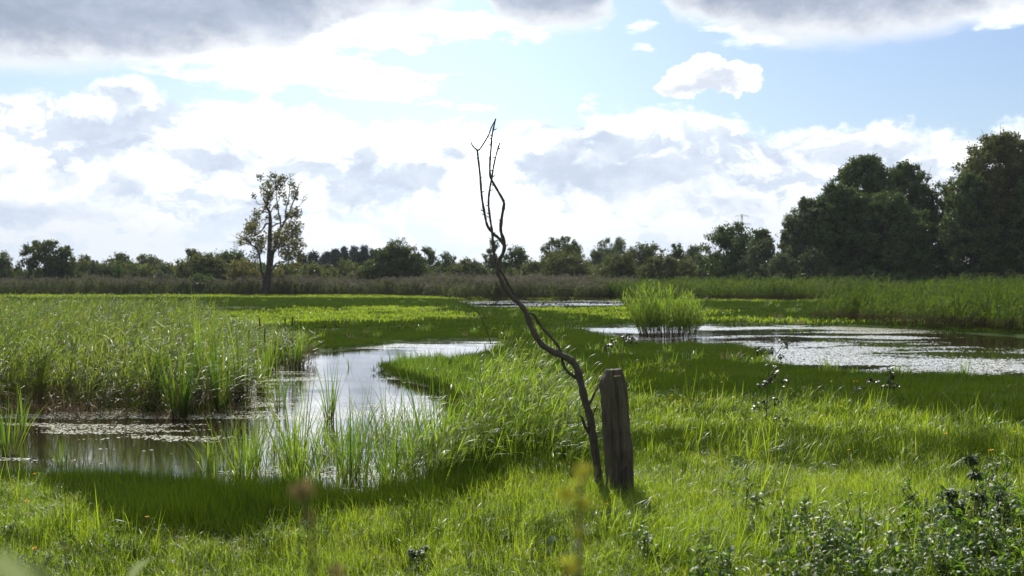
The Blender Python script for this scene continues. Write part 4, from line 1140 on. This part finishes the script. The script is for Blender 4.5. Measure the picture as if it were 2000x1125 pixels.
# clumps of broad blades standing in the near water
def blade_clump(label, x, yb, h, w_px, n, lean=.16, mat='cattail_leaf', wd=.016, name='blade_clump', cat='water plant', group=None):
    Y = F * (EYE + .05) / (yb - HZ); X = (x - 1000) / F * Y
    t = thing(name, label, cat, (X, Y, WATER_Z), group)
    Hm = h / F * Y; r = w_px / F * Y / 2
    g = Geo()
    base = disc(n, r * .35); az = np.arctan2(base[:, 1], base[:, 0]) + rng.normal(0, .5, n)
    P = arcs(base, Hm * rng.uniform(.55, 1.08, n), az, np.pi / 2 - np.abs(rng.normal(lean, lean * .6, n)), np.abs(rng.normal(.25, .3, n)), 7)
    kk = np.linspace(0, 1, 7)
    g.ribbons(P, wd * rng.uniform(.7, 1.2, n)[:, None] * np.clip(1 - kk ** 3, .04, 1)[None], sides_for(az + rng.normal(0, .6, n), rng.normal(0, .15, n)), rng.random(n))
    obj('blades', g.mesh('blades', [M[mat]]), t)
    m_ = max(4, n // 4); g = Geo(); b = disc(m_, r * .5); az = rng.uniform(0, 6.28, m_)
    P = arcs(b, Hm * rng.uniform(.25, .5, m_), az, rng.uniform(.4, 1.3, m_), np.abs(rng.normal(1.5, .4, m_)), 5)
    g.ribbons(P, np.linspace(1, .2, 5)[None] * .012 * np.ones((m_, 1)), sides_for(az, np.zeros(m_)), rng.random(m_))
    obj('dead_leaves', g.mesh('dead_leaves', [M['dry']]), t)
    return t
G1 = 'clumps of green blades in the near water'
for a in [('short sunlit clump of blades in open water, midway to the far shore', 645, 818, 125, 50, 26),
          ('clump of long blades at the near shore just left of the widest one', 580, 935, 235, 130, 34),
          ('widest clump of long leaning blades at the near shore left of the windblown reeds', 690, 935, 190, 170, 40),
          ('clump of yellow green blades at the near shore below the left reed bed tip', 480, 935, 160, 100, 28),
          ('small clump of blades at the near shore, leftmost below the floating pondweed', 120, 905, 70, 60, 12),
          ('slim clump of blades before the dark water under the reed bed tip', 405, 915, 105, 60, 16),
          ('clump of dark leaning blades touching the left side of the windblown reeds', 860, 925, 255, 160, 38),
          ('clump of short blades at the near shore between the two long bladed clumps', 760, 935, 120, 110, 24),
          ('thin clump of blades in the bright water right of the reed bed foot', 550, 800, 120, 60, 16),
          ('pair of slim blades in the far bright water', 682, 716, 38, 14, 7),
          ('clump of reed stems at the left edge in front of the pondweed', 20, 885, 150, 80, 22),
          ('short clump with brown stems beside the left edge', 45, 850, 130, 40, 10)]:
    blade_clump(*a, group=G1)
G2 = 'tall cattail clumps at the front of the reed bed'
for a in [('bluish green cattail clump in the middle of the reed bed front', 300, 800, 200, 80, 44),
          ('light green cattail clump at the pointed front of the left reed bed', 352, 815, 170, 90, 46),
          ('cattail clump at the right front corner of the reed bed', 430, 805, 200, 110, 46),
          ('cattail clump standing in water off the reed bed corner', 475, 790, 200, 90, 40),
          ('low broad cattail clump closing the far right tip of the reed bed', 575, 716, 92, 110, 46),
          ('short dense cattail clump beside the thin spikes of the reed bed', 528, 724, 98, 90, 40),
          ('slender cattail clump at the right end of the left reed bed', 510, 770, 150, 70, 26),
          ('tall cattail clump behind the pointed front of the reed bed', 395, 795, 235, 120, 46)]:
    blade_clump(*a, group=G2, name='cattail_clump', cat='cattails', wd=.020, lean=.10)

# cattail spikes
def cattail(label, x, yt, yb_, Y, group='cattail spikes above the reeds'):
    p0 = px(x, yb_, Y); p1 = px(x, yt, Y)
    t = thing('cattail_spike', label, 'cattail', (p0[0], Y, WATER_Z), group)
    g = Geo(); z0 = p0[2] - WATER_Z; z1 = p1[2] - WATER_Z
    g.tube([(0, 0, -.2), (.01, 0, z0 * .5), (0, 0, z0), (0, 0, z1 + .08)], [.005, .005, .004, .002], 5)
    obj('stem', g.mesh('stem', [M['stem']]), t)
    g = Geo(); g.tube([(0, 0, z0), (0, 0, z0 + .02), (0, 0, z1 - .02), (0, 0, z1)], [.006, .016, .016, .006], 8)
    obj('seed_head', g.mesh('seed_head', [M['cattail']], True), t)
for a in [('dark brown cattail spike near the left edge in front of the reeds', 39, 703, 722, 20.5), ('long thin cattail spike at the right end of the reeds', 517, 640, 668, 27), ('fluffy cattail spike left of the long thin one', 507, 620, 637, 27.5),
          ('pale cattail spike lowest at the right end of the reeds', 487, 645, 662, 27), ('small cattail spike in the middle of the reed bed', 418, 650, 664, 25), ('cattail spike farthest right above the reeds', 571, 618, 636, 29), ('short cattail spike behind the long thin one', 557, 622, 632, 29.5)]:
    cattail(*a)

# bent dead reed stem arching over the dark meadow
def bent_stem():
    Y0 = 37.5; t = thing('bent_reed_stem', 'single thin dark stem arching over the dark green blades left of the dead branch', 'reed stem', px(959, 672, Y0)); L = np.array(t.location)
    P = [np.array(px(x, y, Y0)) - L for x, y in [(959, 672), (954, 655), (948, 640), (940, 620), (932, 608), (923, 601), (911, 595), (898, 591), (886, 589)]]
    g = Geo(); g.tube(P, np.linspace(.018, .008, len(P)), 6); obj('stem', g.mesh('stem', [M['rot']], True), t)
bent_stem()

# ------------------------------------------------------------------ tall weeds in the meadow
def weed(name, label, cat, x, yb, stem_pts, clusters, mat='weed_dark', leaf=.06, n=22, sr=.006, Y=None, group=None, spread=.06, droop=True):
    Y = Y or F * EYE / (yb - HZ)
    t = thing(name, label, cat, px(x, yb, Y), group); L = np.array(t.location)
    g = Geo(); q = lambda a, b, dy=0: np.array(px(a, b, Y + dy)) - L
    for s_ in stem_pts:
        P = [q(a, b) for a, b in s_]; g.tube(P, np.linspace(sr, sr * .5, len(P)), 5)
    main = np.concatenate([[q(a, b) for a, b in s_] for s_ in stem_pts])
    for cx, cy in clusters:
        c = q(cx, cy, rng.uniform(-.06, .06)); nb = main[np.argmin(np.linalg.norm(main - c - [0, 0, -.08], axis=1))]
        g.tube([nb, (nb + c) / 2 + [0, 0, .015], c], [sr * .6, sr * .45, sr * .3], 4)
    obj('stem', g.mesh('stem', [M['rot'] if mat == 'weed_dark' else M['stem']], True), t)
    g = Geo()
    for cx, cy in clusters:
        c = q(cx, cy); 
        az = rng.uniform(0, 6.28, n); b = c + rng.normal(0, spread * .5, (n, 3)) * [1, 1, .7]
        P = arcs(b, leaf * rng.uniform(.7, 1.4, n), az, rng.normal(.1, .5, n), np.abs(rng.normal(1.2, .5, n)), 4)
        g.ribbons(P, np.array([[.3, 1, .8, .06]]) * leaf * .42 * np.ones((n, 1)), sides_for(az, rng.normal(0, .3, n)), rng.random(n))
    obj('leaves', g.mesh('leaves', [M[mat]]), t)
    return t
weed('tall_weed', 'dark withered leafy weed standing tall in the grass right of the post', 'weed', 1495, 842, [[(1495, 842), (1497, 800), (1500, 750), (1503, 715), (1518, 690), (1530, 672)]],
     [(1494, 749), (1504, 742), (1488, 752), (1536, 745), (1521, 780), (1518, 788), (1488, 788), (1478, 795), (1527, 821), (1518, 818), (1516, 716), (1528, 695), (1532, 676), (1507, 686), (1482, 684), (1512, 730), (1530, 668)], leaf=.07, n=10)
weed('tall_weed', 'forked withered weed rising just behind the wooden post', 'weed', 1218, 800, [[(1218, 800), (1216, 750), (1214, 700), (1210, 682), (1196, 671)], [(1212, 686), (1220, 674), (1229, 664)]],
     [(1191, 672), (1198, 668), (1188, 676), (1225, 660), (1231, 664), (1236, 668), (1218, 656), (1238, 658)], leaf=.08, n=8)
weed('tall_weed', 'low spreading dark weed between the right hand pond and the sunny grass', 'weed', 1735, 790, [[(1735, 790), (1737, 760), (1740, 735), (1738, 722)], [(1737, 760), (1715, 748), (1700, 740)]],
     [(1738, 724), (1744, 730), (1734, 738), (1742, 746), (1700, 741), (1706, 746), (1725, 752), (1750, 752), (1682, 758)], leaf=.09, n=8)
weed('withered_weed', 'little dried weed in the dark green blades just right of the dead branch bend', 'weed', 1030, 745, [[(1030, 745), (1030, 712)]], [(1025, 708), (1034, 706), (1040, 710)], leaf=.06, n=6)
# thistles and dark uprights at lower right
for lab, x, yb, h, Y in [('tall dark thistle leaning in the lower right corner grass', 1925, 1085, 190, 8.9), ('smaller dark thistle left of the tall leaning one', 1885, 1075, 110, 9.1), ('dark thistle at the right of the tall leaning one', 1962, 1060, 90, 9.3), ('small dark thistle poking up at the bottom edge left of centre', 816, 1140, 60, 8.4)]:
    pts = [(x - 30 * (k / 5) ** 1.2 if h > 100 else x, yb - h * k / 5) for k in range(6)]
    cl = [(a + rng.uniform(-22, 22) * (1 - .12 * i), b + rng.uniform(-8, 8)) for i, (a, b) in enumerate(pts[1:]) for _ in range(4 if h > 100 else 3)]
    weed('thistle', lab, 'thistle', x, yb, [pts], cl, mat='thistle', leaf=.06, n=9, Y=Y, spread=.03)

# broad leaved weeds covering the lower right corner
def herb_proto(sd, lf=.085, n=34, H=.38):
    g = Geo(); k = 6
    b = disc(k, .10); az = rng.uniform(0, 6.28, k)
    P = arcs(b, H * rng.uniform(.6, 1.2, k), az, np.pi / 2 - np.abs(rng.normal(0, .2, k)), np.abs(rng.normal(.2, .2, k)), 5)
    g.ribbons(P, np.full((k, 5), .006), sides_for(az, np.zeros(k)), rng.random(k), 1)
    for j in range(k):
        tt = rng.uniform(.15, 1, n // 2); i = np.minimum((tt * 4).astype(int), 3); f = (tt * 4 - i)[:, None]
        A = P[j, i] * (1 - f) + P[j, i + 1] * f; la = rng.uniform(0, 6.28, len(A))
        Q = arcs(A, lf * rng.uniform(.6, 1.4, len(A)), la, rng.normal(.7, .4, len(A)), np.abs(rng.normal(1.3, .5, len(A))), 5)
        g.ribbons(Q, np.array([[.25, .9, 1, .6, .05]]) * lf * .24 * np.ones((len(A), 1)), sides_for(la, rng.normal(0, .35, len(A))), rng.random(len(A)))
    return g.mesh('herb_kind', [M['herb'], M['stem']])
HP = [herb_proto(i, lf=l_) for i, l_ in enumerate((.06, .075, .09, .055, .11))] + [tuft('weed_grass', M['grass'], 16, .12, .30, .3, .008, 1.2, 6, .4) for _ in range(3)]
X, Y = sample_band(5200, 7.4, 12.5, 1.2, 0)
pxx, pyy = topix(X, Y)
lim = 1.0 / (1 + np.exp(-((pyy - (1052 + (2000 - pxx) * .07 - 60 * np.exp(-((pxx - 1930) / 90) ** 2))) / 22)))
k = rng.random(len(X)) < lim * np.clip((pxx - 1260) / 420, 0, 1) * .52
X, Y = X[k], Y[k]
scatter('weed_patch', 'dense glossy broad leaved weeds filling the lower right corner', 'weeds', X, Y, gz(X, Y), HP, rng.uniform(.55, 1.05, len(X)), tilt=.15)
X, Y = sample_band(1500, 7.6, 15, 1.2, 0)
k = (darkzone(X, Y) < .4) & (fbm(X * 1.3, Y * 1.3 + 20, 3) > .53) & (pond_d(X, Y) < -.3) & (np.abs(X - 1.0) > .5); X, Y = X[k], Y[k]
scatter('ground_herbs', 'low glossy herbs mixed into the foreground grass', 'herbs', X, Y, gz(X, Y), HP, rng.uniform(.3, .5, len(X)), tilt=.3)

X, Y = sample_band(1500, 7.6, 17, 1.2, 0)
k = (darkzone(X, Y) < .5) & (fbm(X * .8 + 33, Y * .8, 3) > .47) & (pond_d(X, Y) < -.3); X, Y = X[k], Y[k]
scatter('dry_grass', 'dry straw coloured grass blades tangled in the foreground turf', 'dry grass', X, Y, gz(X, Y), litter_protos, rng.uniform(.18, .38, len(X)), tilt=.3)

# broad dock leaves
M['dock'] = leaf_mat('dock_leaf', (.02, .05, .015), (.035, .075, .02), trans=.25, gloss=.6, spec=.04)
def dock(label, x, yb, n, size):
    Y = F * EYE / (yb - HZ); t = thing('dock_plant', label, 'plant', px(x, yb, Y))
    for i in range(n):
        g = Geo(); a = i * 2.4 + .4; az = np.array([a])
        Q = arcs(np.array([[0, 0, .02]]), np.array([size * (1 - .1 * i)]), az, np.array([1.25 - .2 * i]), np.array([1.2]), 8)
        k = np.linspace(0, 1, 8)
        g.ribbons(Q, (np.clip(np.sin(np.clip(k * 1.1 - .15, 0.02, .98) * np.pi), .08, 1) * size * .5)[None], sides_for(az, np.array([.15])), np.array([.3 + .1 * i]))
        obj('leaf', g.mesh('leaf', [M['dock']], True), t)
dock('dark broad leaved dock plant in the grass at bottom centre', 1058, 1090, 5, .20)

# ------------------------------------------------------------------ small yellow and orange flowers in the grass
def flower_meshes(mat, nm):
    g = Geo(); n = 14
    az = np.arange(n) / n * 6.283; b = np.stack([.003 * np.cos(az), .003 * np.sin(az), np.zeros(n)], -1)
    P = arcs(b, np.full(n, .017), az, np.full(n, .5), np.full(n, .4), 3)
    g.ribbons(P, np.array([[.5, 1, .6]]) * .007 * np.ones((n, 1)), sides_for(az, np.zeros(n)), rng.random(n))
    P = arcs(b * .6 + [0, 0, .002], np.full(n, .010), az + .2, np.full(n, 1.0), np.full(n, .4), 3)
    g.ribbons(P, np.array([[.5, 1, .6]]) * .005 * np.ones((n, 1)), sides_for(az + .2, np.zeros(n)), rng.random(n))
    return g.mesh(nm, [mat])
hy, ho = flower_meshes(M['petal'], 'flower_head'), flower_meshes(M['petal_o'], 'flower_head')
g = Geo(); g.tube([(0, 0, -1), (.004, .002, -.5), (0, 0, 0)], [.0022, .002, .0015], 5); fstem = g.mesh('flower_stem', [M['stem']])
def flower(x, y, orange=False, h=.30):
    Y = F * (EYE - h) / (y - HZ); X = (x - 1000) / F * Y
    lab = 'small orange dandelion like flower in the foreground grass' if orange else 'small yellow flower in the meadow between the post and the right hand pond'
    t = thing('meadow_flower', lab, 'flower', (X, Y, 0), 'orange flowers in the foreground grass' if orange else 'yellow flowers in the meadow right of the post')
    s_ = obj('stem', fstem, t); s_.location = (0, 0, h); s_.scale = (1, 1, h)
    b = obj('flower_head', ho if orange else hy, t, (0, 0, h)); b.rotation_euler = (rng.normal(0, .3) + .3, rng.normal(0, .3), rng.random() * 6); b.scale = (.95,) * 3
for x, y in [(1273, 704), (1291, 723), (1316, 708), (1329, 783), (1383, 781), (1388, 779), (1410, 746), (1624, 745), (1668, 745), (1674, 745), (1602, 766), (1642, 794), (1433, 777), (1847, 847), (1981, 843), (1658, 879), (1312, 772), (1357, 780), (1290, 715), (1307, 778)]:
    flower(x, y)
for x, y in [(1848, 846), (1933, 880), (1937, 879), (67, 926), (52, 979), (67, 1071), (287, 1010), (563, 1033), (1185, 985)]:
    flower(x + .5, y, True, .20)

# ------------------------------------------------------------------ pylons far behind the trees
def pylon(label, x, top, Y, arms=2, wid=4.5, th=1.0):
    H = EYE + (HZ - top) / F * Y; t = thing('power_pylon', label, 'pylon', ((x - 1000) / F * Y, Y, 0), 'power pylons on the horizon')
    g = Geo(); s_ = [(-1, -1), (1, -1), (1, 1), (-1, 1)]
    hw = lambda v: wid * .5 * (1 - v) ** 1.3 + .45
    for a, b in s_: g.tube([(a * hw(v), b * hw(v), H * v) for v in np.linspace(0, 1, 8)], th * .17, 4)
    nl = 11
    for k in range(nl):
        v0, v1 = k / nl, (k + 1) / nl
        for i in range(4):
            a, b = s_[i], s_[(i + 1) % 4]
            g.tube([(a[0] * hw(v0), a[1] * hw(v0), H * v0), (b[0] * hw(v1), b[1] * hw(v1), H * v1)], th * .10, 4)
            g.tube([(b[0] * hw(v0), b[1] * hw(v0), H * v0), (a[0] * hw(v1), a[1] * hw(v1), H * v1)], th * .10, 4)
    obj('lattice_tower', g.mesh('lattice_tower', [M['steel']]), t)
    for k in range(arms):
        g = Geo(); z = H * (.97 - .12 * k); w = 5.0 + 1.5 * k
        g.tube([(-w, 0, z), (0, 0, z + .1), (w, 0, z)], th * .2, 4); g.tube([(-w, 0, z), (0, 0, z + 1.4), (w, 0, z)], th * .15, 4)
        for q in (-w, w): g.tube([(q, 0, z), (q, 0, z - 1.6)], th * .1, 4)
        obj('cross_arm', g.mesh('cross_arm', [M['steel']]), t)
pylon('faint lattice power pylon above the trees right of centre', 1449, 418, 900, th=.7)
pylon('left one of two very faint thin pylons beside the lone tree', 458, 470, 1000, 1, 3, .4)
pylon('right one of two very faint thin pylons beside the lone tree', 463, 472, 1010, 1, 3, .4)

# ------------------------------------------------------------------ out of focus plants right in front of the camera
def near_stalk(label, x, pts, Y, leaves, heads, lm='reed', hm='petal', group=None):
    t = thing('flower_stalk', label, 'plant', ((x - 1000) / F * Y, Y, float(gz([0.0], [Y])[0])), group); L = np.array(t.location)
    q = lambda a, b, dy=0: np.array(px(a, b, Y + dy)) - L
    g = Geo(); P = [q(a, b) for a, b in pts]; P = [[P[0][0], P[0][1], -.02]] + P
    g.tube(P, np.linspace(.0035, .002, len(P)), 6); obj('stem', g.mesh('stem', [M['stem']], True), t)
    g = Geo()
    for cx, cy, ln in leaves:
        az = rng.uniform(0, 6.28, 2)
        Q = arcs(np.array([q(cx, cy)] * 2), np.full(2, ln), az, np.array([.8, .5]), np.array([1., 1.2]), 6)
        g.ribbons(Q, np.array([[.3, .9, 1, .8, .4, .05]]) * ln * .3 * np.ones((2, 1)), sides_for(az, np.zeros(2)), rng.random(2))
    obj('leaves', g.mesh('leaves', [M[lm]]), t)
    for cx, cy, r in heads:
        g = Geo(); n = 30; u = rng.normal(size=(n, 3)); u /= np.linalg.norm(u, axis=1)[:, None]
        g.leaves(q(cx, cy) + u * r * rng.random(n)[:, None], r * .9, u + rng.normal(size=(n, 3)) * .3, rng.random(n), .6)
        obj('flower_head', g.mesh('flower_head', [M[hm]]), t)
M['yg'] = leaf_mat('yellow_green_bud', (.35, .36, .04), (.5, .45, .06), ta=(.4, .42, .05), tb=(.6, .5, .06), trans=.5, gloss=.5, spec=.1)
M['pale'] = leaf_mat('pale_underside_leaf', (.22, .27, .10), (.30, .34, .15), trans=.45, gloss=.5, spec=.2)
M['pk'] = leaf_mat('brownish_bud', (.22, .17, .07), (.30, .22, .10), trans=.4, gloss=.5, spec=.1)
near_stalk('blurred stalk with yellowish heads close to the camera, below the post', 1130, [(1134, 1200), (1130, 1120), (1134, 1050), (1130, 990), (1132, 930)], 1.25,
           [(1130, 1080, .022), (1134, 1040, .02), (1130, 1000, .018), (1132, 960, .016)], [(1136, 928, .013), (1106, 966, .011), (1140, 985, .010), (1134, 1040, .008), (1112, 1108, .012)], 'reed', 'yg')
near_stalk('blurred stalk with a brownish bud close to the camera, left of centre', 612, [(618, 1200), (612, 1110), (610, 1050), (600, 1000), (592, 965)], 1.1,
           [(612, 1080, .014), (610, 1030, .012)], [(590, 955, .012), (660, 1116, .010), (606, 1010, .006)], 'reed', 'pk')
def near_leaf(label, x, y, Y, pts, w, mat):
    t = thing('blurred_leaf_plant', label, 'plant', ((x - 1000) / F * Y, Y, float(gz([0.0], [Y])[0]))); L = np.array(t.location)
    g = Geo(); p0 = np.array(px(pts[0][0], pts[0][1], Y)) - L
    g.tube([[0, 0, -.02], [p0[0] * .5, 0, p0[2] * .6], p0], [.003, .0025, .002], 5); obj('stem', g.mesh('stem', [M['stem']], True), t)
    g = Geo(); P = np.array([[np.array(px(a, b, Y)) - L for a, b in pts]]); n = P.shape[1]
    pr = np.clip(np.sin(np.linspace(.12, .97, n) * np.pi), .06, 1)[None] * w
    d = P[0, -1] - P[0, 0]; sd = np.cross(d, [0, 1, 0.25]); sd /= np.linalg.norm(sd)
    g.ribbons(P, pr, sd[None], np.array([.8])); obj('leaf', g.mesh('leaf', [M[mat]], True), t)
near_leaf('blurred pale leaf close to the camera in the bottom left corner', 30, 1150, .62, [(75, 1165), (40, 1130), (5, 1100), (-30, 1085)], .016, 'pale')
near_leaf('blurred grey green leaf rising from the bottom edge near the left corner', 85, 1150, .9, [(90, 1150), (80, 1120), (70, 1090)], .012, 'willow')
near_leaf('small blurred bright leaf tip at the bottom edge left of centre', 262, 1150, 2.2, [(250, 1145), (258, 1122), (272, 1104), (294, 1092)], .016, 'pale')


# ------------------------------------------------------------------ damp autumn air
def haze():
    V = [(x, y, z) for z in (-2.0, 52.0) for y in (-80, 4100) for x in (-2600, 2600)]
    f = np.array([[0, 2, 3, 1], [4, 5, 7, 6], [0, 1, 5, 4], [2, 6, 7, 3], [0, 4, 6, 2], [1, 3, 7, 5]])
    m, t, out = new_mat('haze_air')
    p = t.nodes.new('ShaderNodeVolumePrincipled'); p.inputs['Color'].default_value = (.86, .92, 1, 1); p.inputs['Density'].default_value = .00011; p.inputs['Anisotropy'].default_value = .3
    t.links.new(p.outputs[0], out.inputs['Volume'])
    tag(obj('haze', mesh_np('haze', V, [f], [m])), kind='stuff')
haze()
